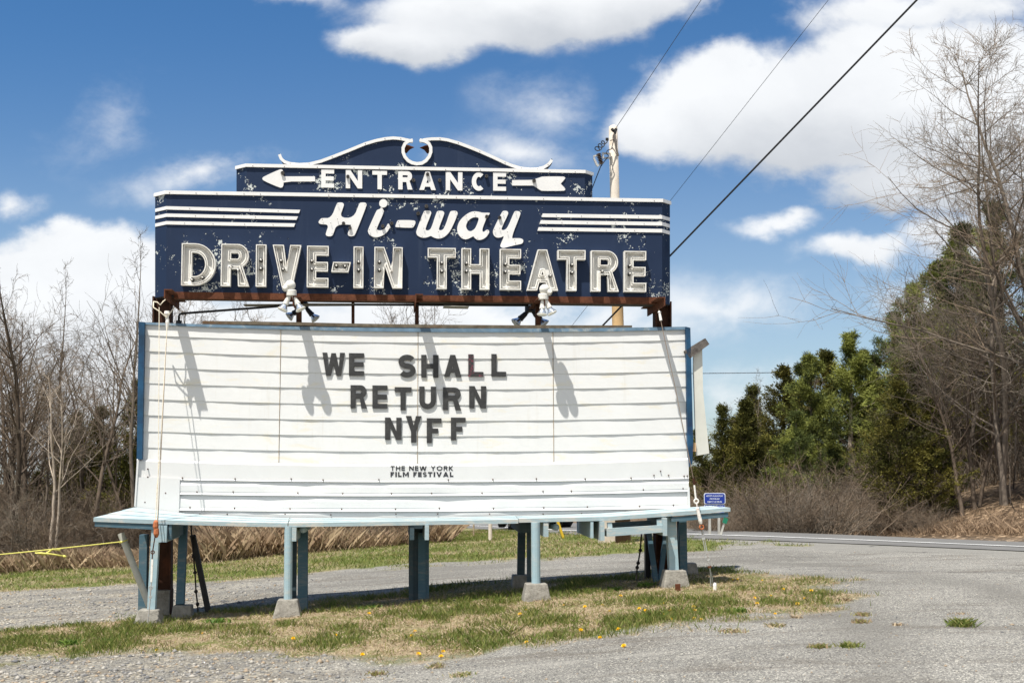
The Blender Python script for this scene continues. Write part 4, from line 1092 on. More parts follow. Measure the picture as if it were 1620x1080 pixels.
joist(465.5, 827, .90, -.1, .045, .14); joist(652, 823.6, .86, -.2, .045, .15, M_POSTT); joist(675.5, 823.6, .92, -.1, .042, .15)
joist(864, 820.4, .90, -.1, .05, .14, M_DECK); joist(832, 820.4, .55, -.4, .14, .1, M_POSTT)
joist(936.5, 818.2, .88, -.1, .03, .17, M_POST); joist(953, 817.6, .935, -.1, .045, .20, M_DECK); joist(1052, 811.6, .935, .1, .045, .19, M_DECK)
for px, py in ((478.5, 829.4), (879, 825.6)):
    c = P(px + 1, py + 8, .78); mb = MB(); mb.tube([c, c - EN * .8], .036, 10); mb.build("pipe_rail", M_POST, SIGN, smooth=True)
# fascia strips set back under both ends
for pts in ([(150, 825.6), (250, 831.0)], [(1062, 818.6), (1152, 811.0)]):
    (x0, y0), (x1, y1) = pts; a, b = P(x0, y0 - 1, .86), P(x1, y1 - 1, .86); mb = MB()
    mb.box8([a - EZ * .05, b - EZ * .05, b - EZ * .05 - EN * .04, a - EZ * .05 - EN * .04, a, b, b - EN * .04, a - EN * .04]); mb.build("fascia_strip", M_POSTD, SIGN)
# hanging tray frame under the right end
mb = MB(); a, b, c, d = P(960, 835.5, .92), P(1051, 830, .92), P(1051, 832.4, .92), P(960, 838.6, .92)
mb.box8([d - EZ * .065, c - EZ * .06, c - EZ * .06 - EN * .7, d - EZ * .065 - EN * .7, a, b, b - EN * .05, a - EN * .05]); mb.build("tray_board", M_DECK, SIGN)
mb = MB(); a, b = P(968, 826.5, .30), P(1046, 821.5, .30); mb.box8([a - EZ * .10, b - EZ * .10, b - EZ * .1 - EN * .04, a - EZ * .1 - EN * .04, a, b, b - EN * .04, a - EN * .04]); mb.build("tray_back", M_POST, SIGN)
for x, y0, y1 in ((965, 826, 837), (1043, 821, 832)):
    mb = MB(); mb.beam(P(x, y1, .84), P(x - 1, y0, .84), .05, .035); mb.build("tray_cleat", M_DECK, SIGN)

# ---- concrete blocks and legs
def block(px, pyb, wt, wb, h, label, y_world=None, rz=0.0, m=M_CONC, asp=.9):
    b = gp(px, pyb) if y_world is None else X(px, pyb, y_world)
    if y_world is not None: b.z = float(zt(b.x, b.y))
    mb = MB(); q = []
    lo = -.05
    for z, w in ((lo, wb), (h, wt), ):
        for sx, sy in ((-1, -1), (1, -1), (1, 1), (-1, 1)):
            q.append(b + EX * sx * w / 2 - EN * sy * w * asp / 2 + EZ * z)
    mb.box8(q)
    o = mb.build("concrete_block", m, None, origin=b)
    bev = o.modifiers.new("bevel", 'BEVEL'); bev.width = .012; bev.segments = 2
    tag(o, label, "concrete block", "concrete blocks under the sign legs")
    return b + EZ * h
def leg(p_top, p_bot, m, r=None, w=None, d=None, side=None, name="leg", w1=None):
    mb = MB()
    if r: mb.tube([p_bot, p_top], r, 14)
    else: mb.beam(p_bot, p_top, w, d, side, w1=w1)
    return mb.build(name, m, SIGN, smooth=False)
t1 = block(236, 990, .20, .31, .155, "grey concrete block in front of the rusty column, beside the rope and cable anchor")
leg(P(247.5, 828, off_of(t1) - .02), t1 + EX * .02, M_POST, w=.078, d=.09)
t2 = block(455, 975, .20, .31, .175, "grey concrete block under the round blue post left of the sign's middle")
leg(P(456.6, 832, off_of(t2)), t2, M_POST, r=.044)
t3 = block(848, 950, .22, .31, .175, "grey concrete block under the round blue post right of the sign's middle")
leg(P(847.2, 826, off_of(t3)), t3, M_POST, r=.047)
t4 = block(1067, 931, .22, .315, .185, "chipped concrete block beside the short rusty stake")
leg(P(1060.5, 817, off_of(t4)), t4 - EX * .01, M_POST, w=.10, d=.10)
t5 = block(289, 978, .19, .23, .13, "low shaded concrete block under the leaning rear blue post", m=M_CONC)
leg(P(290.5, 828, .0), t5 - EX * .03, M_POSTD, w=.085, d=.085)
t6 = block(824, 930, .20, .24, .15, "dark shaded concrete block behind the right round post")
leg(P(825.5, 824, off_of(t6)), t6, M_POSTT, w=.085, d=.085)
t7 = block(1090, 910, .16, .22, .14, "rounded dark concrete block behind the right end posts")
def post(px, pyt, px2, pyb, off, w, d, m):
    b = P(px2, pyb, off); g = float(zt(b.x, b.y)); b.z = min(b.z, g - .05)
    return leg(P(px, pyt, off), b, m, w=w, d=d, name="leg")
# left group: footing of the column, blue board behind
mb = MB(); c = P(257.5, 968, -.22); gz = float(zt(c.x, c.y)); mb.box8([c + EX * sx * .09 - EN * sy * .13 + EZ * (z - c.z) for z in (gz - .1, gz + .27) for sx, sy in ((-1, -1), (1, -1), (1, 1), (-1, 1))]); mb.build("column_footing", M_CONC, SIGN)
mb = MB(); c = P(1046, 912, -.22); gz = float(zt(c.x, c.y)); mb.box8([c + EX * sx * .09 - EN * sy * .13 + EZ * (z - c.z) for z in (gz - .1, gz + .07) for sx, sy in ((-1, -1), (1, -1), (1, 1), (-1, 1))]); mb.build("column_footing", M_CONC, SIGN)
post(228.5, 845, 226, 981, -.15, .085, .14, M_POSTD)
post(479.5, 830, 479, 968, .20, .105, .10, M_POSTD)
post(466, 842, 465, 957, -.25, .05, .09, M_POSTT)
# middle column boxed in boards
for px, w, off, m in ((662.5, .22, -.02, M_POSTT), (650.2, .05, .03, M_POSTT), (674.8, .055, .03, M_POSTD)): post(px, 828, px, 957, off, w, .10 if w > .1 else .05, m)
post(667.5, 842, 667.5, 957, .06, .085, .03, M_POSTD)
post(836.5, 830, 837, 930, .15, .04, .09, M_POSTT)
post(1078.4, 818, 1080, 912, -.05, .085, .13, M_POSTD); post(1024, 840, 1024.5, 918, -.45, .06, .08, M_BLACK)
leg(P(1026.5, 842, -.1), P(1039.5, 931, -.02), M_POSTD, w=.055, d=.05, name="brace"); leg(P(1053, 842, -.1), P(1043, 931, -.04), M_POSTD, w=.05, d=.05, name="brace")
leg(P(305, 846, -.25), P(331, 974, -.15), mat("dark_creosoted_timber", (0.022, 0.022, 0.022), 0.8, var=.4, spec=.5), w=.058, d=.07, name="brace")
# white pipe leaning behind the left leg
pb = P(236.5, 958, .35); pt = P(191, 843, .35)
mb = MB(); mb.tube([pb, pt], .036, 14); o = mb.build("plastic_pipe", M_PVC, None, smooth=False); tag(o, "off-white plastic pipe leaning under the deck's left end, rope tied to it", "pipe")

# ------------------------------------------------------------------ changeable letters
def mletter(ch, x0, y0, x1, y1, label, s=8.3, m=M_LETTER, lean=0.0, f=.0225):
    mb = MB(); prism(mb, place(glyph(ch, x1 - x0, y1 - y0, s, s * .92), x0, y0, .012, lean), f, .014)
    o = mb.build("sign_letter", m); tag(o, label, "letter", "black letters on the message board"); return o
zz = lambda x, y: (480 + x / 4.765, 540 + y / 4.765)
for ch, a, b, c, d, lab, m in (
    ('W', 143, 83, 312, 257, "black letter W that begins WE on the message board", None), ('E', 343, 87, 457, 257, "black letter E of WE on the message board", None),
    ('S', 716, 98, 847, 270, "curved black letter S of SHALL", None), ('H', 888, 100, 1018, 270, "black letter H of SHALL, crossed by a strut's shadow", None),
    ('A', 1060, 100, 1192, 266, "black letter A of SHALL on the message board", None), ('L', 1243, 96, 1357, 264, "black letter L speckled with pink, first L of SHALL", M_LETTERR),
    ('L', 1417, 94, 1528, 263, "plain black letter L that ends SHALL", None),
    ('R', 355, 328, 480, 502, "black letter R that begins RETURN", None), ('E', 520, 330, 633, 504, "black letter E of RETURN on the board", None),
    ('T', 688, 343, 815, 517, "black letter T of RETURN on the board", None), ('U', 873, 338, 1000, 508, "black letter U of RETURN, part in shadow", None),
    ('R', 1052, 345, 1190, 516, "black letter R of RETURN, between U and N", None), ('N', 1250, 335, 1378, 502, "black letter N that ends RETURN", None),
    ('N', 615, 572, 740, 740, "black letter N that begins NYFF", None), ('Y', 772, 560, 890, 760, "tall black letter Y of NYFF", None),
    ('F', 930, 577, 1040, 764, "black letter F beside the Y in NYFF", None), ('F', 1112, 572, 1222, 743, "black letter F that ends NYFF", None)):
    p0 = zz(a, b); p1 = zz(c, d)
    mletter(ch, p0[0], p0[1], p1[0], p1[1], lab, m=m or M_LETTER)

# ------------------------------------------------------------------ flood lights
def flood(c, face, label, light=True, scale=1.0, dome=True, side=-1):
    o = empty("flood_light", c, label, "flood light", "flood lights on the sign's outriggers")
    A, L_, Bm = (M_LAMPW, M_LAMPW, M_MIRR) if light else (M_LAMPD, M_LAMPD, M_MIRR)
    s = scale; c = Vector(c)
    mb = MB(); mb.lathe(c, EZ, [(-.032 * s, .030 * s), (-.030 * s, .058 * s), (.026 * s, .058 * s), (.034 * s, .050 * s), (.034 * s, .01)], 16); mb.build("base_collar", A, o, smooth=False)
    if dome:
        q = c + EZ * .085 * s - EX * side * -.014
        mb = MB(); mb.sphere(q, .060 * s, 16); mb.build("sensor_dome", A, o, smooth=True)
        mb = MB(); ax = (EX * side * .75 - EZ * .55 + EN * .3).normalized()
        mb.lathe(q + ax * .03, ax, [(0, .036 * s), (.045 * s, .034 * s), (.062 * s, .028 * s), (.062 * s, .012)], 12); mb.build("sensor_snout", A, o, smooth=False)
    for ang in face:
        ax = (EX * math.sin(R(ang)) - EZ * math.cos(R(ang)) * .95 + EN * .06).normalized()
        b = c + EX * math.sin(R(ang)) * .05 * s - EZ * .035 * s
        mb = MB(); mb.sphere(b, .020 * s, 10)
        mb.lathe(b, ax, [(0, .015 * s), (.02 * s, .026 * s), (.085 * s, .031 * s), (.088 * s, .034 * s), (.102 * s, .034 * s), (.104 * s, .028 * s)], 14); h = mb.build("lamp_holder", L_, o)
        mb = MB(); mb.lathe(b + ax * .098 * s, ax, [(0, .026 * s), (.02 * s, .030 * s), (.05 * s, .049 * s), (.068 * s, .058 * s)], 16)
        mb.lathe(b + ax * .166 * s, ax, [(0, .058 * s), (.008 * s, .058 * s), (.016 * s, .045 * s), (.02 * s, .005)], 16, 1); mb.build("reflector_bulb", [Bm, M_LENS], h, smooth=True)
flood(P(461, 463.5, .33), (-24, 28), "white flood light with sensor dome hanging before the letter V of DRIVE", side=-1)
flood(P(859.5, 469.5, .33), (-4, 26), "white flood light with sensor dome hanging below the A of THEATRE", side=1)
flood(P(480.5, 483, -.60), (40, -50), "dark flood light behind the board, under the left half of the cabinet", False, dome=False)
flood(P(839, 489, -.60), (-45, 42), "dark twin flood light behind the board, left of the white one by THEATRE", False, 1.15, dome=False)

# ------------------------------------------------------------------ guy cables and ropes
def eye(mb, c, r, w, dirv, mi=0): mb.ring(c, r, w, EN, 14, mi)
o = empty("guy_rope", P(234, 1010, .95), "cream guy ropes with turnbuckle running down the board's left end to the turf", "guy rope")
top1, top2 = P(251.8, 486, .30), P(264.5, 512, .28)
mb = MB(); mb.tube([top1, P(251.4, 600, .60), P(250.8, 720, .80), P(249.2, 815, .99), P(247.6, 840, 1.0)], .0042, 6); mb.build("rope_strand", M_ROPE, o)
mb = MB(); mb.tube([top2, P(259, 610, .56), P(253.4, 720, .76), P(248.6, 769, .88), P(245.6, 829, 1.0)], .005, 6); mb.build("rope_strand", M_ROPE, o)
mb = MB(); mb.tube([top2, P(259.8, 612, .57), P(255, 712, .78), P(252.4, 769, .90), P(249.6, 829, 1.0)], .0038, 6); mb.build("rope_strand", M_CABLE, o)
mb = MB(); mb.lathe(P(265, 504, .28), -EZ, [(0, .018), (.04, .022), (.085, .017), (.12, .012)], 10); mb.lathe(P(264.5, 492, .28), -EZ, [(0, .03), (.03, .034), (.05, .022), (.09, .018)], 10); mb.build("rope_clamp", M_WFIT, o)
mb = MB()
mb.tube([P(243, 477, .24), P(249, 478, .29), P(253.4, 482.6, .30), P(258, 477, .28), P(263, 473, .24)], .007, 6)
mb.tube([P(243, 477, .24), P(242.4, 486, .28), P(253, 493, .30), P(263, 502, .30), P(270, 494, .30), P(276, 485, .24)], .007, 6); mb.build("rope_loop", M_ROPE, o, smooth=True)
mb = MB()
for y0, y1, dx in ((822, 836, 0), (833, 850, 1)): mb.lathe(P(246.6 + dx, y0, 1.0), -EZ, [(0, .010), (.02, .026), (.07, .03), (.1, .02), (.11, .01)], 8)
mb.build("shackle", M_RUSTO, o)
ch = [(246.2, 843), (242, 868), (240.4, 888), (240, 916), (238.2, 934), (237.4, 950), (235.4, 970), (233.4, 986)]
mb = MB(); q = [P(x, y, 1.02) for x, y in ch]
mb.tube(q[:3], .006, 6); eye(mb, P(241.6, 873, 1.02), .017, .005, None); mb.build("eye_bolt", M_RUSTD, o)
mb = MB(); mb.beam(P(241, 884, 1.02), P(239.4, 920, 1.02), .020, .018); mb.build("turnbuckle", M_WFIT, o)
mb = MB(); eye(mb, P(238.6, 929, 1.02), .017, .005, None); mb.tube(q[3:], .0065, 6); eye(mb, P(237.8, 944, 1.02), .012, .005, None)
mb.tube([q[-1], P(228.8, 1011, 1.02)], .005, 5); mb.tube([q[-1], P(239.4, 1010, 1.02)], .005, 5); mb.build("anchor_chain", M_GALV, o)

o = empty("guy_cable", P(1124.5, 935, .8), "thin steel guy cable with white turnbuckle at the board's right end", "guy cable")
mb = MB(); mb.tube([P(1042.2, 489, .34), P(1046.4, 512, .37), P(1068, 612, .58), P(1091.5, 731, .84), P(1097, 757, .86)], .0042, 6); mb.build("cable", M_CABLE, o)
mb = MB(); mb.lathe(P(1043, 492, .345), P(1045.6, 507, .36) - P(1043, 492, .345), [(0, .012), (.015, .02), (.03, .014), (.11, .016), (.115, .008)], 10); mb.build("cable_socket", M_WFIT, o)
mb = MB(); mb.tube([P(1097, 756, .86), P(1098.6, 768, .86)], .014, 8); mb.beam(P(1096.5, 762.6, .86), P(1102.5, 762, .86), .014, .014, EZ); mb.build("shackle", M_RUSTD, o)
mb = MB(); mb.tube([P(1098.4, 767, .87), P(1100.8, 788, .87)], .010, 8); eye(mb, P(1101.6, 792.4, .9), .023, .009, None)
mb.tube([P(1102.2, 796, 1.0), P(1103, 803, 1.0)], .007, 6); mb.build("eye_rod", M_WFIT, o)
mb = MB(); mb.lathe(P(1102.8, 802, 1.02), P(1109, 828, 1.02) - P(1102.8, 802, 1.02), [(0, .008), (.012, .018), (.15, .021), (.175, .017), (.185, .009)], 10); mb.build("turnbuckle", M_WFIT, o)
mb = MB(); eye(mb, P(1110, 833.4, 1.02), .022, .008, None); mb.build("eye_bolt", M_RUSTO, o)
mb = MB(); mb.tube([P(1110.8, 838, 1.0), P(1112.4, 846, 1.0)], .014, 8)
for s in (-1, 1): mb.tube([P(1113.2 + s * 1.4, 852, 1.0), P(1117.4 + s * 1.4, 874, 1.0)], .005, 6)
mb.beam(P(1112.4, 850, 1.0), P(1113.2, 853.4, 1.0), .034, .012); mb.beam(P(1117.2, 872, 1.0), P(1117.8, 876, 1.0), .034, .012)
mb.tube([P(1117.8, 876, 1.0), P(1118.6, 879, 1.0)], .006, 6); eye(mb, P(1119.8, 883, 1.0), .022, .006, None)
mb.tube([P(1120.6, 887, 1.0), P(1122.4, 896, 1.0)], .007, 6); mb.build("open_turnbuckle", M_GALV, o)
mb = MB(); mb.beam(P(1120, 896.5, 1.0), P(1125, 896, 1.0), .02, .02, EZ); mb.build("shackle", M_RUST, o)
mb = MB(); mb.tube([P(1122.6, 896, 1.0), P(1124, 905, .98), P(1124.6, 938, .93)], .0075, 6); mb.tube([P(1124, 905, .98), P(1126.6, 913, .96), P(1127.8, 926, .94)], .007, 6); mb.build("anchor_cable", M_GALV, o)
for (a, lab) in (([(302, 828), (303.4, 848), (306, 880), (308.6, 905), (310, 935), (312.5, 955), (313.6, 976)], "dark rusty tie chain hanging beside the black timber brace at the left"), ([(1015.6, 836), (1013, 870), (1009.6, 890), (1008, 897), (1006.4, 920)], "dark tie cable with a turnbuckle under the right end of the deck")):
    o = empty("tie_chain", P(a[-1][0], a[-1][1], -.2), lab, "tie chain"); q = [P(x, y, -.2) for x, y in a]
    mb = MB(); mb.tube(q, .009, 6); mb.build("chain_strand", M_CHAIN, o)
    mb = MB()
    for p in q[1:-1]: mb.sphere(p, .022, 8, sc=(1, 1, 1))
    mb.build("chain_joint", M_CHAIN, o)
# yellow rope from the pipe off to the left
o = empty("yellow_rope", P(75, 873, .35), "knotted yellow rope tied to the leaning plastic pipe", "rope")
e = P(196, 856, .38); far = X(-260, 897, 12.6)
mb = MB(); pts = []
for i in range(25):
    t = i / 24; p = e.lerp(far, t); p.z -= .02 * math.sin(math.pi * t); pts.append(p)
mb.tube(pts, .006, 6); mb.ring(P(195.6, 856, .35), .041, .007, (pt - pb), 14); mb.build("rope_line", M_YELLOW, o)
k = P(75, 873.6, .39); mb = MB(); dr = (far - e).normalized()
mb.tube([k - dr * .13 + EZ * .012, k - dr * .05 + EZ * .03, k + dr * .03 - EZ * .02, k + dr * .12 + EZ * .01, k + dr * .05 + EN * .02, k - dr * .04 - EZ * .02, k - dr * .17 - EZ * .055], .010, 6)
mb.tube([k - dr * .16 - EZ * .05, k - dr * .19 - EZ * .065], .013, 6); mb.build("rope_knot", M_YELLOW, o, smooth=True)
# stakes
g_ = gp(1073, 938); mb = MB(); mb.beam(g_ - EZ * .05, P(1072, 923, off_of(g_)), .055, .012); o = mb.build("iron_stake", M_RUST); tag(o, "short rusty iron stake in front of the chipped concrete block", "stake")
g_ = gp(1131, 935); mb = MB(); mb.tube([g_ - EZ * .04, g_ + EZ * .05, g_ + EZ * .075 + EX * .005], [.018, .02, .012], 9); o = mb.build("white_peg", M_WFIT); tag(o, "small white peg in the turf by the right guy cable's anchor", "peg")
# ------------------------------------------------------------------ utility pole and wires
pb = gp(986, 858); PY = pb.y
ptop = X(970, 201, PY); 
U = empty("utility_pole", pb, "pale weathered wooden utility pole standing behind the sign's right end", "utility pole")
rb = 12.5 / F * PY; rt = 7.0 / F * PY
mb = MB(); mb.tube([pb - EZ * .2, pb.lerp(ptop, .16), pb.lerp(ptop, .45), pb.lerp(ptop, .60), pb.lerp(ptop, .75), ptop, ptop + EZ * .03], [rb, rb * .90, rb * .76, rb * .72, rt * 1.15, rt, rt * .5], 18); 
for i, f in enumerate(mb.f):
    zf = max(mb.v[k].z for k in f)
    mb.i[i] = 2 if zf < pb.lerp(ptop, .17).z + .05 else (1 if zf < pb.lerp(ptop, .61).z + .05 else 0)
mb.build("pole_shaft", [M_POLE, mat("honey_pole_wood", (0.50, 0.33, 0.16), 0.85, var=.2, vscale=4, bump=.3), mat("dark_pole_butt_wood", (0.105, 0.068, 0.046), 0.9, var=.3, vscale=6, bump=.3)], U, smooth=True)
mb = MB(); mb.beam(pb + Vector((0.02, -.0, -.05)) + Vector((-.30, .25, 0)), pb + Vector((-.28, .25, .5)), .30, .2); mb.build("pole_stub", M_POLE, U)
def at(px, py, dy=0): return X(px, py, PY + dy)
mb = MB()
mb.tube([at(974.4, 204, -.14), at(972.6, 211, -.16), at(970.4, 207, -.15), at(968, 204, -.14)], .03, 7); mb.build("cable_clamp", M_WIRE, U)
mb = MB(); mb.tube([at(972, 211, -.15), at(973, 220, -.14), at(975, 235, -.13), at(978, 247, -.12)], .02, 6); mb.build("down_lead", mat("grey_brown_lead", (.16, .14, .12), .8), U)
mb = MB(); mb.beam(at(965, 243.4, -.05), at(953.4, 242.6, -.25), .03, .03, EZ); mb.beam(at(965, 250.4, -.05), at(955, 250, -.25), .03, .03, EZ); mb.beam(at(953.6, 242, -.25), at(954.4, 251, -.25), .03, .03); mb.build("cutout_bracket", M_GALV, U)
mb = MB(); mb.beam(at(938.4, 248, -.3), at(947, 245, -.3), .03, .03, EZ); mb.beam(at(939.4, 250, -.3), at(944.6, 262, -.3), .035, .035); mb.beam(at(944.6, 263.4, -.3), at(951, 258, -.3), .03, .03, EZ); mb.build("fuse_holder", M_GALV, U)
mb = MB(); 
a, b = at(947, 244, -.3), at(951.4, 259, -.3)
for i in range(7): c = a.lerp(b, i / 6.); mb.lathe(c, b - a, [(-.015, .02), (0, .055), (.015, .02)], 9)
mb.build("insulator", mat("brown_insulator", (.09, .065, .055), .35), U)
mb = MB(); pts = []
for i in range(60):
    t = i / 59.; an = t * 6.28 * 3.2
    c0 = at(943.5 + 15 * t, 238 - 16 * t, -.3); pts.append(c0 + Vector((math.cos(an), 0, math.sin(an))) * .055 * (1 - .3 * t))
pts += [at(960, 220, -.2)]
mb.tube(pts, .010, 5); mb.tube([at(960.4, 222.5, -.2), at(960.4, 218.6, -.2)], .03, 7)
mb.tube([at(965.5, 222.5, -.12), at(971, 221.5, -.17), at(969.5, 227, -.17), at(967.4, 236, -.17), at(961, 238, -.2), at(959, 242, -.2), at(963, 247, -.18), at(954, 258, -.25), at(951, 263, -.28)], .009, 5); mb.build("jumper_wire", M_WIRE, U)
def wire(name, a, b, r, label, sag=.12, n=40):
    mb = MB(); pts = []
    for i in range(n + 1):
        t = i / n; p = a.lerp(b, t); p.z -= sag * 4 * t * (1 - t); pts.append(p)
    mb.tube(pts, r, 6); o = mb.build(name, M_WIRE, origin=a); tag(o, label, "power line", "overhead lines above the lot"); return o
def xw(px, py, d): return X(px, py, d)
wire("power_line", xw(880, 591, 15.6), xw(1640, -196, 11.5), .0125, "thick black service cable rising from behind the sign to the upper right", .0)
wire("power_line", xw(893, 530, 34), xw(1440, -164, 24), .0055, "thin wire crossing above the sign's right end, left of the thick cable", .0)
wire("power_line", at(974, 203.6, -.12), xw(1150, -61, 22), .0055, "thin wire slanting up from the top of the utility pole", .0)
wire("power_line", at(950.8, 262, -.28), at(936, 300, .6), .009, "short dark lead dropping from the fuse bracket on the utility pole", .0)
wire("power_line", xw(1060, 591, 75), xw(1290, 588.6, 75), .020, "faint level wire before the trees beyond the sign's right edge", .0)

# ------------------------------------------------------------------ road signs and posts
def roundrect(w, h, r, n=5):
    o = []
    for cx, cy, a in ((w / 2 - r, h / 2 - r, 0), (-w / 2 + r, h / 2 - r, 90), (-w / 2 + r, -h / 2 + r, 180), (w / 2 - r, -h / 2 + r, 270)):
        o += [(cx + r * math.cos(R(a + 90 * i / n)), cy + r * math.sin(R(a + 90 * i / n))) for i in range(n + 1)]
    return o
g0 = gp(1130, 847.0); SY = g0.y - .6
sc = SY / F
A_S = empty("highway_sign", (X(1130, 847, SY).x, SY, float(zt(X(1130, 847, SY).x, SY))), "blue adoption road sign on two posts beside the far road", "road sign")
cx_, cz_ = X(1131, 792.5, SY), None
def plate(name, px0, py0, px1, py1, y, m, par, thick=.012, rad=.035):
    a, b = X(px0, py0, y), X(px1, py1, y); w, h = b.x - a.x, a.z - b.z; c = (a + b) / 2
    l = roundrect(w, h, rad); n = len(l); V = [Vector((c.x + x, y, c.z + z)) for x, z in l] + [Vector((c.x + x, y + thick, c.z + z)) for x, z in l]
    return mesh(name, V, [tuple(range(n))[::-1], tuple(range(n, 2 * n))] + [(i, (i + 1) % n, n + (i + 1) % n, n + i) for i in range(n)], m, par)
plate("sign_border", 1113.6, 779.4, 1147.8, 797.0, SY, M_SIGNW, A_S)
p1 = plate("sign_panel", 1114.6, 780.4, 1146.8, 796.0, SY - .006, M_SIGNB, A_S)
plate("sign_border", 1113.9, 797.3, 1147.0, 811.0, SY + .02, M_SIGNW, A_S)
p2 = plate("sign_panel", 1114.5, 797.9, 1146.4, 810.4, SY + .014, M_SIGNB2, A_S)
def fonttext(txt, pxc, pyc, hpx, wpx, y, m, par, name="sign_text"):
    cu = bpy.data.curves.new("t", 'FONT'); cu.body = txt; cu.align_x = 'CENTER'; cu.align_y = 'CENTER'; cu.size = 1; cu.offset = .012
    ob = bpy.data.objects.new("t", cu); COL.objects.link(ob)
    bpy.context.view_layer.update()
    me = bpy.data.meshes.new_from_object(ob.evaluated_get(bpy.context.evaluated_depsgraph_get()))
    V = np.array([v.co[:] for v in me.vertices]); Fc = [tuple(p.vertices) for p in me.polygons]
    bpy.data.objects.remove(ob); bpy.data.curves.remove(cu); bpy.data.meshes.remove(me)
    lo, hi = V.min(0), V.max(0); c = X(pxc, pyc, y); k = y / F
    V2 = [Vector((c.x + (v[0] - (lo[0] + hi[0]) / 2) / (hi[0] - lo[0]) * wpx * k, y, c.z + (v[1] - (lo[1] + hi[1]) / 2) / (hi[1] - lo[1]) * hpx * k)) for v in V]
    mesh(name, V2, Fc, m, par)
fonttext("ADOPT-A-HIGHWAY", 1130.6, 784.0, 2.4, 26.5, SY - .010, M_SIGNW, p1); fonttext("PROGRAM", 1130.6, 788.6, 2.3, 15, SY - .010, M_SIGNW, p1); fonttext("NEXT 2.0 MILES", 1130.6, 793.2, 2.4, 22.5, SY - .010, M_SIGNW, p1)
fonttext("BLUE BLAZERS LAW", 1130.6, 799.6, 2.2, 27.5, SY + .010, M_SIGNW, p2); fonttext("ENFORCEMENT", 1130.6, 802.8, 2.2, 21, SY + .010, M_SIGNW, p2)
for px in (1122.6, 1137.2):
    b = X(px, 846, SY + .05); b.z = float(zt(b.x, b.y)) - .1; t = X(px, 781, SY + .05); mb = MB(); mb.beam(b, t, .045, .035, (1, 0, 0)); mb.build("sign_post", M_GPOST, A_S)
b = X(1138.6, 846, SY - .3); b.z = float(zt(b.x, b.y)) - .02
o = empty("delineator_post", b, "leaning roadside marker post with a small green plate beside the blue road sign", "marker post")
t = X(1146, 826, SY - .3); mb = MB(); mb.beam(b, t, .035, .02, (1, 0, 0)); mb.build("post", M_GPOST, o)
t2_ = X(1148.6, 818.6, SY - .3); mb = MB(); mb.beam(t - (t2_ - t) * .15 + Vector((0, -.02, 0)), t2_ + Vector((0, -.02, 0)), .085, .012, (1, 0, 0)); mb.build("marker_plate", M_GREEN, o)
for px, w, yb, top, lab in ((775.6, 6.0, 853.5, 800, "pale wooden post in the mown grass seen under the sign's middle"), (749.4, 2.6, 848, 800, "thin brown post by the reeds seen under the sign's middle")):
    b = gp(px, yb); mb = MB(); mb.tube([b - EZ * .1, X(px, top, b.y)], w / 2 * b.y / F, 10); o = mb.build("wooden_post", M_POLE if w > 4 else M_OLDW, origin=b); tag(o, lab, "post")
b = gp(891.5, 851); t = X(880, 818, b.y); mb = MB(); mb.tube([b, t], .03, 8); o = mb.build("guy_guard", M_YPOST, origin=b); tag(o, "yellow guy-wire guard leaning in the grass beyond the deck", "guy guard")

# ------------------------------------------------------------------ car on the far road
cpos = gp(842, 836.5); CY = cpos.y
car = empty("parked_car", cpos, "dark blue car far off on the road, seen under the deck", "car")
def carpart(name, prof, half, m, y_in=0.0, par=None):
    """side profile (length, height) swept across the car's width; the car points along +x"""
    V = [Vector((cpos.x + x, cpos.y + s * half, cpos.z + z)) for s in (-1, 1) for x, z in prof]; n = len(prof)
    return mesh(name, V, [tuple(range(n)), tuple(range(2 * n - 1, n - 1, -1))] + [(i, n + i, n + (i + 1) % n, (i + 1) % n) for i in range(n)], m, par or car)
body = carpart("body", [(-2.1, .35), (-2.15, .75), (-2.0, .98), (-1.2, 1.02), (.9, .98), (1.9, .86), (2.12, .62), (2.1, .32), (-1.0, .25), (1.0, .25)][:8], .86, M_CARP)
carpart("cabin_glass", [(-1.75, 1.0), (-1.25, 1.42), (.1, 1.44), (.95, .99)], .72, M_GLASS)
carpart("roof", [(-1.3, 1.40), (-1.2, 1.47), (.05, 1.48), (.2, 1.42)], .70, M_CARP)
for sx in (-1.3, 1.35):
    for sy in (-1, 1):
        mb = MB(); c = cpos + Vector((sx, sy * .78, .33)); mb.lathe(c - Vector((0, .1, 0)), (0, 1, 0), [(0, .2), (0, .32), (.2, .32), (.2, .2)], 16); wh = mb.build("wheel", M_TYRE, car)
        mb = MB(); mb.lathe(c - Vector((0, .105, 0)), (0, 1, 0), [(0, .05), (0, .19), (.21, .19), (.21, .05)], 14); mb.build("rim", M_GPOST, wh)
for sy in (-1, 1):
    mb = MB(); c = cpos + Vector((2.08, sy * .62, .68)); mb.sphere(c, .10, 10); mb.build("headlight", M_SIGNW, car)

car.rotation_euler = (0, 0, math.atan2(-_b.y, -_b.x))

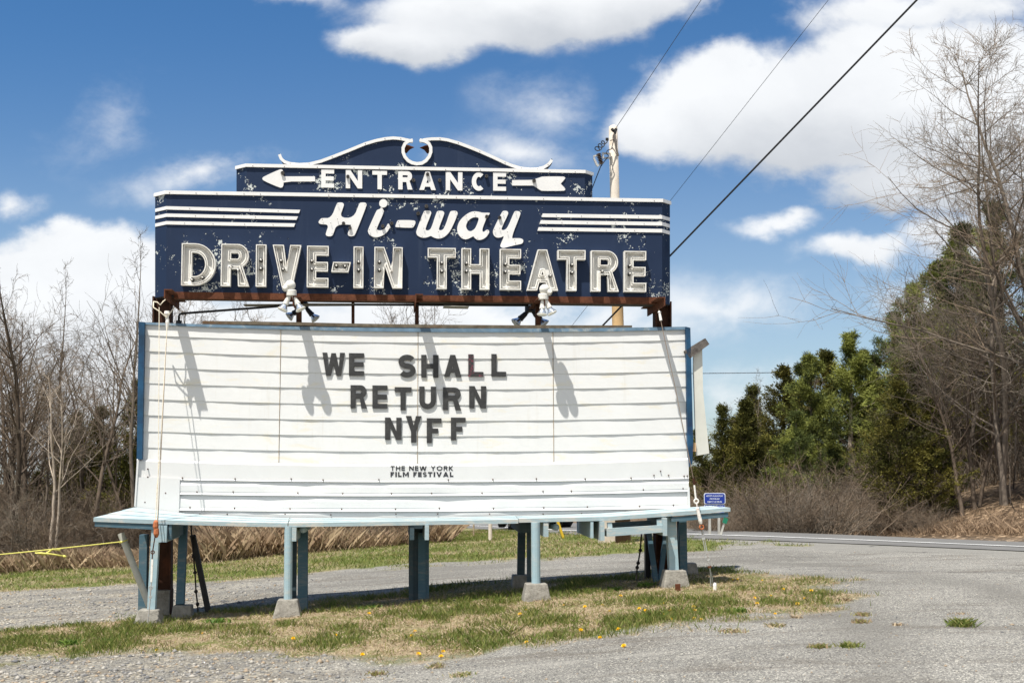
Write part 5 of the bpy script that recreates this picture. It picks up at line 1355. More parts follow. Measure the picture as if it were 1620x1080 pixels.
# ------------------------------------------------------------------ vegetation generators
def tubes_np(lines, sides):
    """lines: list of (pts Nx3, radii N) -> verts, quads"""
    Vs, Fs = [], []; b = 0
    ang = np.arange(sides) * 2 * np.pi / sides; ca, sa = np.cos(ang), np.sin(ang)
    for pts, rad in lines:
        n = len(pts); t = np.gradient(pts, axis=0); t /= np.linalg.norm(t, axis=1)[:, None] + 1e-9
        ref = np.array([0., 0., 1.]) if abs(t[:, 2]).mean() < .8 else np.array([1., 0., 0.])
        a = np.cross(t, ref); a /= np.linalg.norm(a, axis=1)[:, None] + 1e-9; c = np.cross(t, a)
        ring = pts[:, None, :] + rad[:, None, None] * (a[:, None, :] * ca[None, :, None] + c[:, None, :] * sa[None, :, None])
        Vs.append(ring.reshape(-1, 3))
        i = np.arange(n - 1)[:, None] * sides; k = np.arange(sides)[None, :]; k2 = (k + 1) % sides
        Fs.append((np.stack([i + k, i + k2, i + sides + k2, i + sides + k], 2).reshape(-1, 4)) + b); b += n * sides
    return np.concatenate(Vs), np.concatenate(Fs)
def grow(rg, p, d, L, r, n, wob, up, taper=.25):
    pts = [p]; d = d / np.linalg.norm(d); st = L / n
    for i in range(n):
        d = d + rg.normal(0, wob, 3) + np.array([0, 0, up]); d /= np.linalg.norm(d); pts.append(pts[-1] + d * st)
    return np.array(pts), np.linspace(r, r * taper, n + 1)
def rot_about(rg, d, ang):
    d = d / np.linalg.norm(d); a = np.cross(d, rg.normal(0, 1, 3)); a /= np.linalg.norm(a) + 1e-9
    return d * math.cos(ang) + a * math.sin(ang)
def bare_tree(seed, H, r0, limbs=16, start=.35, spread=55, sub=5, tw=5, forks=1, droop=.02, limb_len=.42, wob=.05, twr=.0035):
    rg = np.random.RandomState(seed); big, small = [], []
    stems = []
    for f in range(forks):
        d = np.array([rg.normal(0, .05 + .06 * (forks > 1)), rg.normal(0, .05 + .06 * (forks > 1)), 1.])
        stems.append(grow(rg, np.array([rg.normal(0, .03) * forks, rg.normal(0, .03) * forks, -.15]), d, H * (1 - .12 * f), r0 * (1 - .15 * f), 14, wob, .03, .12))
    for pts, rad in stems:
        big.append((pts, rad)); n = len(pts) - 1
        for _ in range(limbs):
            t = start + (1 - start) * rg.rand() ** .9; k = int(t * n); k = min(k, n - 1); fr = t * n - k
            p = pts[k] * (1 - fr) + pts[k + 1] * fr; d0 = pts[k + 1] - pts[k]
            L = H * limb_len * (1 - .72 * (t - start) / (1 - start)) * rg.uniform(.6, 1.15)
            d = rot_about(rg, d0, R(rg.uniform(spread * .6, spread * 1.2))); r = max(rad[k] * rg.uniform(.35, .55), .006)
            lp, lr = grow(rg, p, d, L, r, 7, .11, .055 - droop, .25); big.append((lp, lr))
            for _ in range(sub):
                t2 = rg.uniform(.2, .98); k2 = min(int(t2 * 7), 6); q = lp[k2] + (lp[k2 + 1] - lp[k2]) * (t2 * 7 - k2)
                L2 = L * rg.uniform(.25, .5); sp, sr = grow(rg, q, rot_about(rg, lp[k2 + 1] - lp[k2], R(rg.uniform(28, 62))), L2, max(lr[k2] * .5, twr * 1.3), 5, .15, .05 - droop, .35)
                small.append((sp, sr))
                for _ in range(tw):
                    t3 = rg.uniform(.15, 1); k3 = min(int(t3 * 5), 4); q3_ = sp[k3] + (sp[k3 + 1] - sp[k3]) * (t3 * 5 - k3)
                    small.append(grow(rg, q3_, rot_about(rg, sp[k3 + 1] - sp[k3], R(rg.uniform(25, 60))), L2 * rg.uniform(.3, .65), twr, 3, .18, .04 - droop, .5))
    return tubes_np(big, 6), tubes_np(small, 3)
def shrub(seed, H, W, stems=30, sub=5, twr=.0045):
    rg = np.random.RandomState(seed); big, small = [], []
    for _ in range(stems):
        p = np.array([rg.normal(0, W * .22), rg.normal(0, W * .22), -.1]); d = np.array([p[0] / W * 1.6 + rg.normal(0, .25), p[1] / W * 1.6 + rg.normal(0, .25), 1.])
        L = H * rg.uniform(.55, 1.05); lp, lr = grow(rg, p, d, L, rg.uniform(.008, .016), 7, .11, .0, .3); big.append((lp, lr))
        for _ in range(sub):
            t = rg.uniform(.25, 1); k = min(int(t * 7), 6); q = lp[k]
            sp, sr = grow(rg, q, rot_about(rg, lp[k + 1] - lp[k], R(rg.uniform(22, 60))), L * rg.uniform(.2, .42), twr * 1.3, 4, .18, .03, .4); small.append((sp, sr))
            for _ in range(3):
                k3 = rg.randint(1, 4); small.append(grow(rg, sp[k3], rot_about(rg, sp[k3 + 1] - sp[k3], R(rg.uniform(20, 60))), L * rg.uniform(.08, .2), twr, 2, .2, .02, .5))
    return tubes_np(big, 4), tubes_np(small, 3)
def sprays(rg, C, D, size, n, asp=.5, jit=.6):
    """n random leaf quads about centres C along directions D"""
    m = len(C); i = rg.randint(0, m, n); c = C[i] + rg.normal(0, 1, (n, 3)) * size * jit
    d = D[i] + rg.normal(0, .45, (n, 3)); d /= np.linalg.norm(d, axis=1)[:, None] + 1e-9
    a = np.cross(d, rg.normal(0, 1, (n, 3))); a /= np.linalg.norm(a, axis=1)[:, None] + 1e-9
    L = (size * rg.uniform(.6, 1.4, n))[:, None]; W = L * asp * .5
    V = np.stack([c - a * W * .5, c + d * L * .5 + a * -W, c + d * L, c + d * L * .5 + a * W], 1).reshape(-1, 3)
    return V, np.arange(n * 4).reshape(-1, 4)
def conifer(seed, H, Rm, n=9000, kind='cedar', start=.06):
    rg = np.random.RandomState(seed); big = [grow(rg, np.array([0, 0, -.15]), np.array([rg.normal(0, .02), rg.normal(0, .02), 1.]), H * .97, H * .014 + .02, 12, .015, .02, .1)]
    tr = big[0][0]; C, D, S = [], [], []
    if kind == 'cedar':
        for _ in range(170):
            t = start + (1 - start) * rg.rand(); z = t * H; az = rg.uniform(0, 6.283)
            prof = (1 - t) ** .85 * (.55 + .45 * min(1, t / .18)) * Rm * rg.uniform(.35, 1.3)
            L = max(prof, .1); base = np.array([np.interp(z, tr[:, 2], tr[:, 0]), np.interp(z, tr[:, 2], tr[:, 1]), z * .96])
            d = np.array([math.cos(az), math.sin(az), rg.uniform(.25, .9)]); lp, lr = grow(rg, base, d, L * 1.15, .012, 5, .10, .08, .3); big.append((lp, lr))
            for k in range(2, 6): C.append(lp[k]); D.append(lp[k] - lp[k - 1]); S.append(k)
        C, D = np.array(C), np.array(D); D /= np.linalg.norm(D, axis=1)[:, None]
        V, Fc = sprays(rg, C, D, .075 * (H / 5) ** .5, n, .34, .85)
    else:
        nw = 15
        for w in range(nw):
            t = start + (1 - start) * (w + rg.uniform(-.3, .3)) / nw; t = min(max(t, .05), .985)
            for b in range(rg.randint(3, 7)):
                z = t * H; az = rg.uniform(0, 6.283); L = max(Rm * (1 - t) ** .9 * rg.uniform(.40, 1.25), .16)
                base = np.array([np.interp(z, tr[:, 2], tr[:, 0]), np.interp(z, tr[:, 2], tr[:, 1]), z * .96])
                d = np.array([math.cos(az), math.sin(az), rg.uniform(.05, .45) + .6 * t]); lp, lr = grow(rg, base, d, L, .016, 6, .10, .05, .3); big.append((lp, lr))
                for k in range(2, 7):
                    C.append(lp[k]); D.append(lp[k] - lp[k - 1] + np.array([0, 0, .06]))
                    for _ in range(2):
                        q = rot_about(rg, lp[k] - lp[k - 1], .9) * L * .16; C.append(lp[k] + q); D.append(q)
        C, D = np.array(C), np.array(D); D /= np.linalg.norm(D, axis=1)[:, None] + 1e-9
        V, Fc = sprays(rg, C, D, .115 * (H / 6) ** .5, n, .17, .55)
    return tubes_np(big, 5), (V, Fc)
def lib(trunk, crown, mt, mc, mix=None, seed=0, tname="trunk", cname="crown"):
    rg = np.random.RandomState(seed)
    a = bpy.data.meshes.new(tname); b = bpy.data.meshes.new(cname)
    for me, (V, Fc), ms in ((a, trunk, mt), (b, crown, mc)):
        n, k = Fc.shape; me.vertices.add(len(V)); me.vertices.foreach_set('co', V.ravel().astype(np.float32))
        me.loops.add(n * k); me.loops.foreach_set('vertex_index', Fc.ravel().astype(np.int32)); me.polygons.add(n); me.polygons.foreach_set('loop_start', np.arange(0, n * k, k, dtype=np.int32))
        me.update(calc_edges=True)
        for q in ms: me.materials.append(q)
    if len(mc) > 1:
        V, Fc = crown; c = V[Fc].mean(1); v = _vn(c[:, 0] + c[:, 2] * .7, c[:, 1] + c[:, 2] * .9, .55, seed) + rg.normal(0, .16, len(c))
        b.polygons.foreach_set('material_index', (v > mix).astype(np.int32))
    return a, b
def plant_tree(L, name, label, cat, group, p, s, rz, cname="crown", sz=None, parts=("trunk",)):
    o = bpy.data.objects.new(name, None); o.empty_display_size = .3; o.location = p; o.rotation_euler = (0, 0, rz); o.scale = (s, s, sz or s); link(o, None, Vector(p)); tag(o, label, cat, group)
    for me, nm in zip(L, ("trunk", cname)):
        c = bpy.data.objects.new(nm, me); COL.objects.link(c); c.parent = o
    return o
def spot(px, depth, base_off=0):
    x = (px - 810) / F * depth * (CP + .0); return Vector((x, depth, float(zt(x, depth)) + base_off))
def h_for(p, pytop):
    return X(810, pytop, p.y).z - p.z

# bare trees, several builds
BT = [lib(*bare_tree(21, 6, .060, 15, .40, 42, 5, 4), [M_BARK[0]], [M_TWIG[0]], cname="branches"),
      lib(*bare_tree(22, 6, .070, 18, .32, 48, 5, 4, forks=2), [M_BARK[1]], [M_TWIG[1]], cname="branches"),
      lib(*bare_tree(23, 6, .050, 13, .45, 36, 4, 4), [M_BARK[0]], [M_TWIG[1]], cname="branches"),
      lib(*bare_tree(24, 6, .065, 20, .30, 55, 5, 5, wob=.07), [M_BARK[1]], [M_TWIG[0]], cname="branches"),
      lib(*bare_tree(25, 6, .045, 11, .50, 34, 4, 4), [M_BARK[0]], [M_TWIG[0]], cname="branches")]
SYC = lib(*bare_tree(36, 6, .058, 12, .30, 36, 4, 3, forks=2, wob=.05), [M_BARK[2]], [M_TWIG[2]], cname="branches")
BIGB = [lib(*bare_tree(41, 11, .105, 40, .14, 62, 11, 7, limb_len=.43, wob=.06, twr=.0042), [M_BARK[0]], [M_TWIG[1]], cname="branches"),
        lib(*bare_tree(42, 11, .095, 26, .16, 70, 10, 7, forks=2, limb_len=.38, wob=.07, twr=.0042), [M_BARK[0]], [M_TWIG[0]], cname="branches")]
SH = [lib(*shrub(51, 2.4, 1.5), [M_TWIG[0]], [M_TWIG[0]], cname="branches"), lib(*shrub(52, 2.0, 1.9, 55), [M_TWIG[1]], [M_TWIG[1]], cname="branches"), lib(*shrub(53, 3.0, 1.6, 50), [M_TWIG[0]], [M_TWIG[1]], cname="branches")]
CE = [lib(*conifer(61, 5, 1.35, 26000), [M_BARK[1]], M_CED, .56, 1), lib(*conifer(62, 5, 1.8, 30000), [M_BARK[1]], M_CED, .50, 2), lib(*conifer(63, 5, .95, 18000), [M_BARK[1]], M_CED, .60, 3)]
PI = [lib(*conifer(71, 7, 2.5, 42000, 'pine', .06), [M_BARK[0]], M_PIN, .46, 4), lib(*conifer(72, 7, 2.1, 36000, 'pine', .10), [M_BARK[0]], M_PIN, .52, 5), lib(*conifer(73, 7, 1.9, 17000, 'pine', .45), [M_BARK[2]], M_PIN, .50, 6)]
def put(L, H0, name, label, cat, group, px, depth, pytop, cname, seed, wide=1.0):
    if cname == 'crown' and px > 1000: pytop -= 14
    p = spot(px, depth); h = h_for(p, pytop); rr = random.Random(seed)
    return plant_tree(L, name, label, cat, group, p, h / H0 * wide, rr.uniform(0, 6.28), cname, h / H0)

# left wood
put(BT[1], 5.9, "bare_tree", "tall bare tree with twin stems at the photo's left edge", "bare tree", "bare trees of the left wood", 18, 26.5, 425, "branches", 1)
put(SYC, 5.9, "sycamore_tree", "pale-barked bare tree with crooked forked stems standing out in the left wood", "bare tree", "bare trees of the left wood", 93, 25.6, 590, "branches", 8, 1.25)
put(BT[3], 5.9, "bare_tree", "dark many-limbed bare tree just right of the pale-barked one", "bare tree", "bare trees of the left wood", 138, 27, 470, "branches", 3)
put(BT[0], 5.9, "bare_tree", "slim bare tree reaching high beside the board's left edge", "bare tree", "bare trees of the left wood", 205, 27, 420, "branches", 4)
rr = random.Random(5)
for i in range(44):
    px = rr.uniform(-150, 680) if i > 19 else rr.uniform(-60, 245); d = rr.uniform(26.5, 38)
    if px > 560: d += 4
    top = rr.uniform(455, 610) if px < 240 else rr.uniform(470, 560)
    put(BT[rr.randrange(5)], 5.9, "bare_tree", "bare grey-brown sapling in the crowded wood left of and behind the sign", "bare tree", "bare saplings of the left wood", px, d, top, "branches", 100 + i)
for k, (px, d, top, lab) in enumerate(((215, 28.5, 600, "dark green cedar beside the board's left edge, among bare trunks"), (160, 31, 640, "olive cedar half hidden by bare stems left of the board"), (60, 30.5, 745, "low dark cedar in the brush at the far left"), (115, 34, 650, "hazy olive cedar standing deep in the left wood"),
                                (690, 29, 800, "small rusty-green cedar at the wood's end, seen under the board"), (455, 31, 640, "cedar hidden behind the message board among saplings"), (700, 31.5, 785, "bushy olive cedar seen under the deck right of the middle post"))):
    put(CE[k % 2], 5, "cedar_tree", lab, "cedar tree", "cedars of the left wood", px, d, top, "crown", 30 + k, 1.0 if k != 4 else 1.0)
for i in range(58):
    px = -120 + i * 14.0 + rr.uniform(-8, 8); d = rr.uniform(25.2, 29.5) + max(0, px - 400) * .006
    put(SH[i % 3], (2.4, 2.0, 3.0)[i % 3], "bare_shrub", "leafless brown shrub in the thicket along the left wood's edge", "shrub", "leafless shrubs of the left wood", px, d, rr.uniform(745, 825), "branches", 200 + i, 1.1)

# right side beyond the road
put(CE[2], 5, "cedar_tree", "slender spired cedar just right of the hanging back panel", "cedar tree", "evergreens across the road", 1136, 36, 652, "crown", 41, 1.1)
put(CE[2], 5, "cedar_tree", "slim pointed cedar, second from the sign across the road", "cedar tree", "evergreens across the road", 1160, 35.5, 640, "crown", 42, 1.2)
put(CE[0], 5, "cedar_tree", "bushy olive cedar left of the tall pines", "cedar tree", "evergreens across the road", 1188, 36, 650, "crown", 43, 1.2)
put(CE[1], 5, "cedar_tree", "broad brown-green cedar at the pines' left shoulder", "cedar tree", "evergreens across the road", 1240, 43, 590, "crown", 44, 1.15)
put(PI[0], 7, "pine_tree", "fresh green pine with low spreading boughs, left of the tallest pine", "pine tree", "evergreens across the road", 1285, 41, 556, "crown", 45, 1.05)
put(PI[2], 7, "pine_tree", "tall pine with bare pale stems below a high tufted crown", "pine tree", "evergreens across the road", 1340, 41, 528, "crown", 46, 1.25)
put(PI[1], 7, "pine_tree", "dense green pine behind the brown shrubs, lower than its neighbours", "pine tree", "evergreens across the road", 1252, 35, 650, "crown", 47, 1.25)
put(PI[1], 7, "pine_tree", "slim dark pine between the high tufted pine and the tall right one", "pine tree", "evergreens across the road", 1392, 41, 560, "crown", 48, 1.1)
put(PI[0], 7, "pine_tree", "tallest pine, rising through the bare boughs on the right", "pine tree", "evergreens across the road", 1455, 40, 440, "crown", 49, 1.0)
put(PI[1], 7, "pine_tree", "pine on the bank at the right edge, veiled by bare twigs", "pine tree", "evergreens across the road", 1590, 39, 300, "crown", 50, 1.0)
for k, (L, H0_, px, d, top, w, nm, lab) in enumerate((
    (CE[2], 5, 1212, 45, 618, 1.2, "cedar_tree", "narrow cedar between the bushy olive cedar and the broad one"), (PI[1], 7, 1262, 44, 572, 1.15, "pine_tree", "feathery pine rising behind the broad brown-green cedar"),
    (CE[0], 5, 1312, 43, 566, 1.25, "cedar_tree", "olive cedar wedged between the fresh green pine and the high tufted one"), (PI[0], 7, 1372, 44, 552, .95, "pine_tree", "full pine just right of the high tufted pine"),
    (PI[1], 7, 1420, 43, 490, 1.1, "pine_tree", "grey-green pine at the left shoulder of the tallest pine"), (CE[1], 5, 1445, 39, 560, 1.2, "cedar_tree", "brown-green cedar below the tallest pine"),
    (PI[0], 7, 1498, 42, 405, 1.1, "pine_tree", "pine right of the tallest one, behind arching bare boughs"), (PI[1], 7, 1560, 41, 340, 1.25, "pine_tree", "pine seen through the tallest bare tree's twigs"),
    (CE[0], 5, 1520, 38, 560, 1.4, "cedar_tree", "dim cedar in the bare thicket on the bank"), (CE[1], 5, 1580, 37, 530, 1.3, "cedar_tree", "dim cedar at the right edge, low among bare trunks"), (CE[2], 5, 1146, 45, 672, 1.5, "cedar_tree", "stubby cedar low between the two slim pointed ones"))):
    put(L, H0_, nm, lab, "pine tree" if L in PI else "cedar tree", "evergreens across the road", px, d, top, "crown", 600 + k, w)
put(PI[0], 7, "pine_tree", "wide pine behind the leafless trees near the right edge", "pine tree", "evergreens across the road", 1530, 41, 385, "crown", 54, .95)
put(CE[1], 5, "cedar_tree", "big dark cedar hanging over the road bank", "cedar tree", "evergreens across the road", 1422, 31.5, 615, "crown", 51, 1.3)
put(CE[0], 5, "cedar_tree", "dark cedar low on the bank, half behind bare branches", "cedar tree", "evergreens across the road", 1474, 31.5, 640, "crown", 52, 1.4)
put(CE[1], 5, "cedar_tree", "shaded cedar behind the brown shrubs beyond the blue road sign", "cedar tree", "evergreens across the road", 1212, 42, 700, "crown", 53, 1.5)
put(PI[1], 7, "pine_tree", "low bright pine among the brown shrubs", "pine tree", "evergreens across the road", 1322, 34.5, 690, "crown", 56, 1.4)
put(CE[0], 5, "cedar_tree", "dark cedar closing the gap behind the sign's hanging back panel", "cedar tree", "evergreens across the road", 1112, 36, 690, "crown", 57, 1.5)
put(CE[1], 5, "cedar_tree", "dark cedar filling the shade behind the high tufted pine", "cedar tree", "evergreens across the road", 1365, 42, 640, "crown", 58, 1.4)
for k, (L, px, d, top, w, lab) in enumerate(((BIGB[0], 1690, 29, 20, 1.0, "tallest bare tree, its fine crown filling the photo's right edge"), (BIGB[1], 1650, 31.5, 150, .95, "bare tree with long arching boughs over the road bank"),
                                             (BIGB[1], 1585, 30.5, 120, .9, "slender tall bare tree just inside the right edge, twigs over the dark pines"),
                                             (BIGB[0], 1530, 36, 320, .85, "mid-height bare tree veiling the tallest pine"), (BIGB[1], 1820, 27, 150, 1.0, "bare tree outside the right edge whose low boughs reach in"), (BIGB[1], 1490, 37, 470, .8, "small bare tree left of the arching one on the bank"))):
    put(L, 10.6, "bare_tree", lab, "bare tree", "bare trees of the right bank", px, d, top, "branches", 163 + k, w)
for i in range(38):
    px = rr.uniform(1430, 1720); d = rr.uniform(30, 41); top = rr.uniform(480, 690)
    put(BT[rr.randrange(5)], 5.9, "bare_tree", "thin bare sapling crowded on the right road bank", "bare tree", "bare saplings of the right bank", px, d, top, "branches", 300 + i)
for k, (px, d, top) in enumerate(((1205, 43, 610), (1180, 46, 640), (1300, 42, 600))):
    put(BT[k], 5.9, "bare_tree", ("lone bare tree poking above the cedars left of the pines", "wispy bare tree above the first cedars across the road", "bare tree hidden among the fresh green pines")[k], "bare tree", "bare trees of the right bank", px, d, top, "branches", 350 + k)
for i in range(52):
    px = 1105 + i * 10.6 + rr.uniform(-9, 9); d = gp(px, 844.6 + (px - 1080) * .0157).y + .5 + rr.uniform(0, 2.6)
    top = rr.uniform(690, 775) if 1185 < px < 1395 else (rr.uniform(775, 815) if px < 1300 else rr.uniform(765, 815))
    if px > 1470: d += 3.5
    put(SH[i % 3], (2.4, 2.0, 3.0)[i % 3], "bare_shrub", "leafless grey-brown shrub in the thicket across the road", "shrub", "leafless shrubs across the road", px, d, top, "branches", 400 + i, 1.25)

# deep undergrowth behind both edges, too dense to count
def thicket(name, label, regions, mats, seed, twr=.006):
    rg = np.random.RandomState(seed); lines = []
    for (pxa, pxb, da, db, n, hmin, hmax) in regions:
        px = rg.uniform(pxa, pxb, n); f = (px - pxa) / (pxb - pxa); d = da + (db - da) * f + rg.uniform(0, 7, n)
        x = (px - 810) / F * d; z = zt(x, d, True)
        for i in range(n):
            lines.append(grow(rg, np.array([x[i], d[i], z[i] - .1]), np.array([rg.normal(0, .35), rg.normal(0, .35), 1.]), rg.uniform(hmin, hmax), twr * rg.uniform(.6, 1.7), 3, .2, .0, .3))
    V, Fc = tubes_np(lines, 3); idx = np.repeat(rg.randint(0, len(mats), len(lines)), 9)
    o = mesh(name, V, Fc, mats, None, False, idx, (0, 0, 0)); tag(o, label, "undergrowth", None, 'stuff')
thicket("undergrowth", "tangled leafless undergrowth filling the wood left of the sign", [(-260, 700, 26.5, 30, 2600, .8, 2.6), (-260, 690, 31, 37, 2600, 1.5, 4.4)], [M_TWIG[0], M_TWIG[1], M_BARK[1], M_BARK[0]], 81, .0115)
thicket("undergrowth", "tangled brown undergrowth on the bank across the road", [(1085, 1420, 41, 34, 1200, .6, 2.6), (1400, 1480, 33.5, 31.5, 900, .6, 1.8), (1470, 1900, 35.5, 32, 4200, .5, 2.2)], [M_TWIG[0], M_TWIG[1], M_BARK[1]], 82, .009)
# olive budding haze on some saplings is left to the twigs; dry reeds along the wood's edge
def blades(name, label, P0, h, lean, w, mats, idx, seed, cat="grass"):
    rg = np.random.RandomState(seed); n = len(P0)
    az = rg.uniform(0, 6.283, n); a = np.stack([np.cos(az), np.sin(az), np.zeros(n)], 1)
    b2 = rg.uniform(0, 6.283, n); t = np.stack([np.cos(b2) * lean, np.sin(b2) * lean, np.ones(n)], 1) * h[:, None]
    V = np.stack([P0 - a * w[:, None], P0 + a * w[:, None], P0 + t * .55 + a * w[:, None] * .7, P0 + t * np.array([1.25, 1.25, .92])], 1).reshape(-1, 3)
    o = mesh(name, V, np.arange(n * 4).reshape(-1, 4), mats, None, False, idx, (0, 0, 0)); return tag(o, label, cat, None, 'stuff')
rg = np.random.RandomState(91)
n = 34000; px = np.concatenate([rg.uniform(-200, 715, int(n * .86)), rg.uniform(1090, 1800, n - int(n * .86))])
left = px < 900
_e = np.interp(px, np.linspace(1090, 1800, 24), [gp(q, 844.6 + (q - 1080) * .0157).y for q in np.linspace(1090, 1800, 24)])
d = np.where(left, 24.6 + np.maximum(0, px - 350) * .0065 + rg.gamma(1.5, .9, n), _e + .2 + rg.gamma(1.2, .6, n))
x = (px - 810) / F * d; keep = road_dist(x, d)[0] > 7.0; keep |= left & (road_dist(x, d)[0] < -1.5)
x, d, left, px_k = x[keep], d[keep], left[keep], px[keep]; n = len(x)
P0 = np.stack([x, d, zt(x, d)], 1)
clump = _vn(x, d, 1.3, 6); h = np.where(left, rg.uniform(.12, .50, n) * (1 + .35 * (px_k > 300)), rg.uniform(.06, .30, n)) * (.4 + .9 * clump)
blades("dry_reeds", "dry tan reeds and dead grass along the edge of the woods", P0, h, rg.uniform(0, .95, n), np.full(n, .0068), M_DRY, ((rg.rand(n) > .42) | ~left).astype(int), 92)

# turf on the island
N = 330000
lo = np.array(ISLAND).min(0); hi = np.array(ISLAND).max(0); lo[0] = max(lo[0], -8.5)
x = rg.uniform(lo[0] - .5, hi[0] + 1.0, N); y = rg.uniform(lo[1] - .5, hi[1] + .5, N)
gi, gm = grass_mask(x, y); gi = np.maximum(gi, .16 * _ss(-.55, .1, poly_sd(x, y, ISLAND)) * (_vn(x, y, .3, 14) > .62))
patch = .6 * _vn(x, y, .55, 12) + .4 * _vn(x, y, .17, 13)
keep = rg.rand(N) < gi * np.clip(.35 + 1.3 * (patch - .3), .12, 1)
x, y, patch = x[keep], y[keep], patch[keep]; n = len(x)
kind = np.where(patch + rg.normal(0, .10, n) > .60, rg.choice([0, 0, 1], n), rg.choice([2, 2, 3, 3, 1], n, p=[.3, .2, .2, .15, .15]))
h = np.where(kind <= 1, rg.uniform(.015, .065, n), rg.uniform(.008, .03, n)) * (.35 + 1.2 * patch)
lean = np.where(kind <= 1, rg.uniform(0, .7, n), rg.uniform(.8, 2.5, n))
blades("turf_grass", "patchy short spring grass on the turf island under the sign", np.stack([x, y, zt(x, y)], 1), h, lean, np.full(n, .0032), M_GR, kind, 93)
# mown meadow behind the drive
N = 210000
x = rg.uniform(-16, 9, N); y = rg.uniform(17, 40, N) ; gi, gm = grass_mask(x, y)
keep = (rg.rand(N) < gm) & (np.abs(x / y) < .62); x, y = x[keep], y[keep]; n = len(x)
pt_ = .6 * _vn(x, y, 1.6, 22) + .4 * _vn(x, y, .4, 23)
kind = np.where(pt_ + rg.normal(0, .12, n) + np.clip(x, -6, 4) * .02 > .36, rg.choice([0, 0, 1], n), rg.choice([2, 3, 1], n, p=[.45, .2, .35]))
blades("mown_grass", "mown green and straw grass strip behind the gravel drive", np.stack([x, y, zt(x, y)], 1), rg.uniform(.02, .07, n), rg.uniform(.2, 1.0, n), np.full(n, .0052), M_GR, kind, 94)

# loose stones on the gravel
N = 42000
y = 7.6 + rg.rand(N) ** 1.5 * 16; x = rg.uniform(-.50, .50, N) * y
gi, gm = grass_mask(x, y); keep = (gi < .35) & (gm < .4) & (road_dist(x, y)[0] < -2)
pebw = _ss(0, -2.5, x + (y - 10) * .2); keep &= rg.rand(N) < (.30 + .7 * pebw)
x, y, pebw = x[keep], y[keep], pebw[keep]; n = len(x)
o8 = np.array([[1, 0, 0], [0, 1, 0], [-1, 0, 0], [0, -1, 0], [0, 0, 1], [0, 0, -1]], float); f8 = np.array([[0, 1, 4], [1, 2, 4], [2, 3, 4], [3, 0, 4], [1, 0, 5], [2, 1, 5], [3, 2, 5], [0, 3, 5]])
s = (rg.gamma(2.2, .0031, n) + .003) * (.6 + .9 * pebw); an = rg.uniform(0, 6.283, n); ca, sa = np.cos(an), np.sin(an)
sv = o8[None] * (s[:, None, None] * rg.uniform(.6, 1.3, (n, 6, 1))) * np.stack([np.ones(n), rg.uniform(.6, 1, n), rg.uniform(.4, .7, n)], 1)[:, None, :]
V = np.stack([sv[..., 0] * ca[:, None] - sv[..., 1] * sa[:, None] + x[:, None], sv[..., 0] * sa[:, None] + sv[..., 1] * ca[:, None] + y[:, None], sv[..., 2] + (zt(x, y) + s * .1)[:, None]], 2).reshape(-1, 3)
Fc = (np.arange(n)[:, None, None] * 6 + f8[None]).reshape(-1, 3)
o = mesh("gravel", V, Fc, M_STONE, None, False, np.repeat(rg.choice(4, n, p=[.5, .2, .15, .15]), 8), (0, 0, 0)); tag(o, "loose grey and tan stones strewn over the gravel lot", "gravel", None, 'stuff')

# weed tufts on the gravel and leafy weeds in the turf
def tuft(px, py, wpx, hgt, mats, label, n=90, seed=0, cat="grass tuft", name="grass_tuft", wide=.004):
    p = gp(px, py); rg2 = np.random.RandomState(seed + 500); k = p.y / F; a = wpx * k / 2
    x = p.x + rg2.normal(0, .42, n) * a; y = p.y + rg2.normal(0, .5, n) * a * .9
    P0 = np.stack([x, y, zt(x, y)], 1); h = hgt * rg2.uniform(.4, 1.1, n)
    az = rg2.uniform(0, 6.283, n); aa = np.stack([np.cos(az), np.sin(az), np.zeros(n)], 1); l = rg2.uniform(.2, 1.2, n); b2 = rg2.uniform(0, 6.283, n)
    t = np.stack([np.cos(b2) * l, np.sin(b2) * l, np.ones(n)], 1) * h[:, None]
    V = np.stack([P0 - aa * wide, P0 + aa * wide, P0 + t * .55 + aa * wide * .8, P0 + t * np.array([1.25, 1.25, .9])], 1).reshape(-1, 3)
    o = mesh(name, V, np.arange(n * 4).reshape(-1, 4), mats, None, False, rg2.randint(0, len(mats), n), tuple(p)); return tag(o, label, cat, "tufts growing in the gravel" if cat == "grass tuft" else "weeds in the turf")
G, O, S_, B_ = M_GR
for k, (px, py, w, h, ms, lab, n) in enumerate((
    (1520, 988, 44, .075, [G, G, O], "bright green grass tuft alone in the gravel on the right", 260), (1296, 1026, 34, .035, [O, B_, G], "olive flat tuft, left of the neighbouring green one low in the gravel", 200), (1343, 1024, 38, .04, [G, O], "green flat tuft low in the gravel beside the olive one", 220),
    (1364, 970, 30, .035, [O, B_], "olive tuft right of the turf's tip, upper of two", 150), (1362, 982, 30, .035, [B_, O], "brownish tuft right of the turf's tip, lower of two", 150), (1338, 949, 24, .04, [B_, S_], "dead brown tuft just off the turf's right tip", 110), (1158, 1000, 54, .03, [O, B_, S_], "long thin brownish tuft below the turf's right part", 180),
    (1226, 992, 36, .035, [S_, O], "straw coloured tuft below the turf's right part", 140), (598, 1062, 40, .03, [B_, O], "rusty flat tuft in the gravel below the turf's middle", 130), (728, 1064, 44, .03, [O, G, S_], "olive flat tuft farther right in the gravel below the middle", 150), (690, 1050, 30, .04, [O, S_], "small straw-green tuft at the gravel's upper edge below the middle", 110),
    (1260, 976, 20, .03, [S_, B_], "small dry tuft close below the turf's right end", 90), (1420, 987, 22, .025, [B_, S_], "small dry tuft between the turf's tip and the lone green tuft", 80), (1516, 968, 40, .012, [S_, B_], "flattened straw patch above the lone green tuft", 90))):
    tuft(px, py, w, h, ms, lab, n, k)
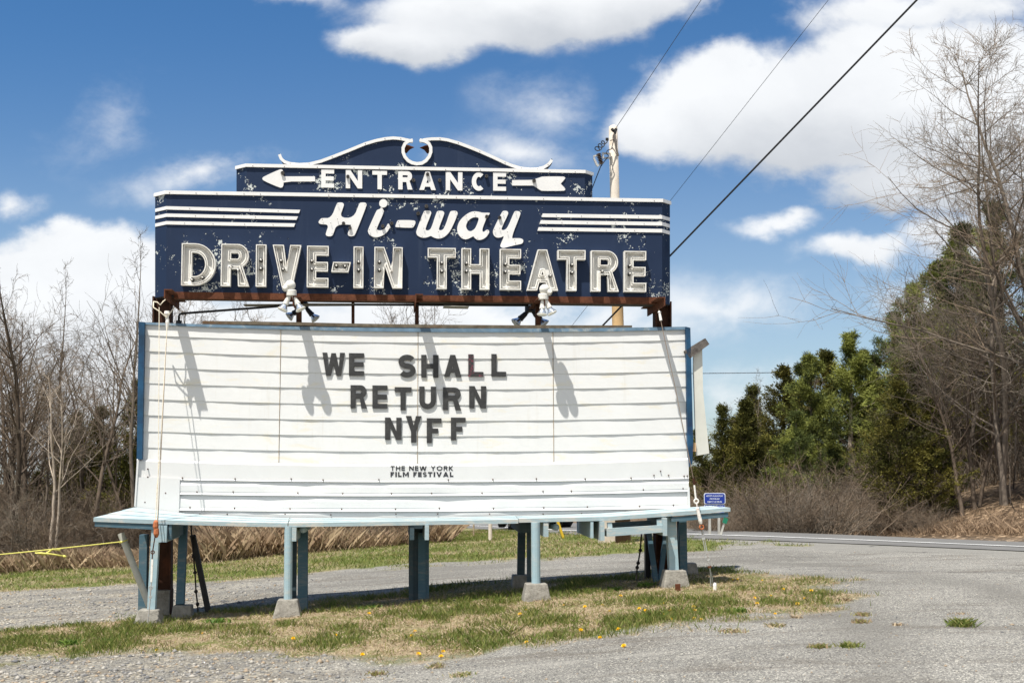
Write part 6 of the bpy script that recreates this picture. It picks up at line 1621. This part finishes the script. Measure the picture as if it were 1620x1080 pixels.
leafm = [mat("weed_leaf_green", (0.075, 0.15, 0.02), .6, trans=.25, spec=.3), mat("weed_leaf_bright", (0.15, 0.22, 0.035), .6, trans=.25, spec=.3)]
for k, (px, py, w, h, lab) in enumerate(((110, 1022, 30, .07, "leafy green weed clump at the turf's lower left"), (165, 1018, 22, .05, "small leafy weed between the left clump and the first block"), (345, 985, 34, .05, "green leafy weeds beside the shaded left block"), (585, 962, 46, .05, "green weeds in the shadow left of the middle column"),
                                         (760, 950, 50, .04, "low green weeds in the shadow right of the middle column"), (1023, 930, 34, .06, "leafy weed clump by the braces under the right end"), (972, 936, 28, .05, "small leafy weeds left of the right end's braces"), (795, 1000, 60, .075, "long pale green tussock in the turf right of the middle"), (1165, 968, 40, .05, "bright grass clump near the turf's right part"))):
    tuft(px, py, w, h, leafm if k != 7 else [O, S_, G], lab, 110 if k != 7 else 380, 50 + k, "weed", "leafy_weed", .010 if k != 7 else .004)
# dandelions
def dandelion_mesh():
    mb = MB(); mb.tube([(0, 0, -.01), (.003, .002, .012), (.0, .004, .026)], .0018, 5)
    rg2 = random.Random(4)
    for k in range(26):
        a = k * 2.4; r = .004 + .011 * (k / 26) ** .6; h = .030 + .013 * (1 - (k / 26) ** 2)
        c, s = math.cos(a), math.sin(a); w = .0035
        mb.add([(c * .002 - s * w * .4, s * .002 + c * w * .4, .025), (c * .002 + s * w * .4, s * .002 - c * w * .4, .025), (c * r * 1.2 + s * w, s * r * 1.2 - c * w, h), (c * r * 1.2 - s * w, s * r * 1.2 + c * w, h)], [(0, 1, 2, 3)], 1)
    return mb
dm = None
for k, (px, py) in enumerate(((322, 1004), (464, 1009), (530, 1004), (249, 1028), (583, 973), (653, 1003), (656, 996), (660, 1033), (698, 1035), (700, 1026), (833, 966), (822, 974), (834, 1014), (868, 986), (917, 999), (926, 963), (953, 960), (979, 1000), (982, 945), (1048, 957), (1046, 967), (1059, 970), (1053, 976), (1062, 984), (1023, 970), (1012, 966), (963, 968),
                                   (1099, 962), (1099, 968), (1100, 982), (1110, 983), (1191, 947), (1197, 956), (1218, 943), (1283, 937), (1271, 947), (1286, 952), (1261, 956), (1158, 921), (1167, 919), (1225, 970), (988, 1025), (949, 1012), (1204, 921), (1239, 935), (573, 1033), (893, 959))):
    p = gp(px, py)
    if dm is None:
        o = dandelion_mesh().build("dandelion", [M_GR[0], M_DAND], None, origin=(0, 0, 0)); dm = o
    else: o = dm.copy(); COL.objects.link(o)
    o.location = p - Vector((0, 0, .012)); o.rotation_euler = (R(24 + (k * 53 % 30)), R((k * 29 % 30) - 15), (k * 17 % 12) * .1 - .6); s = .65 + .4 * ((k * 37 % 10) / 10); o.scale = (s * 1.25, s * 1.25, s)
    tag(o, "yellow dandelion in flower in the turf around the sign", "dandelion", "dandelions in the turf")
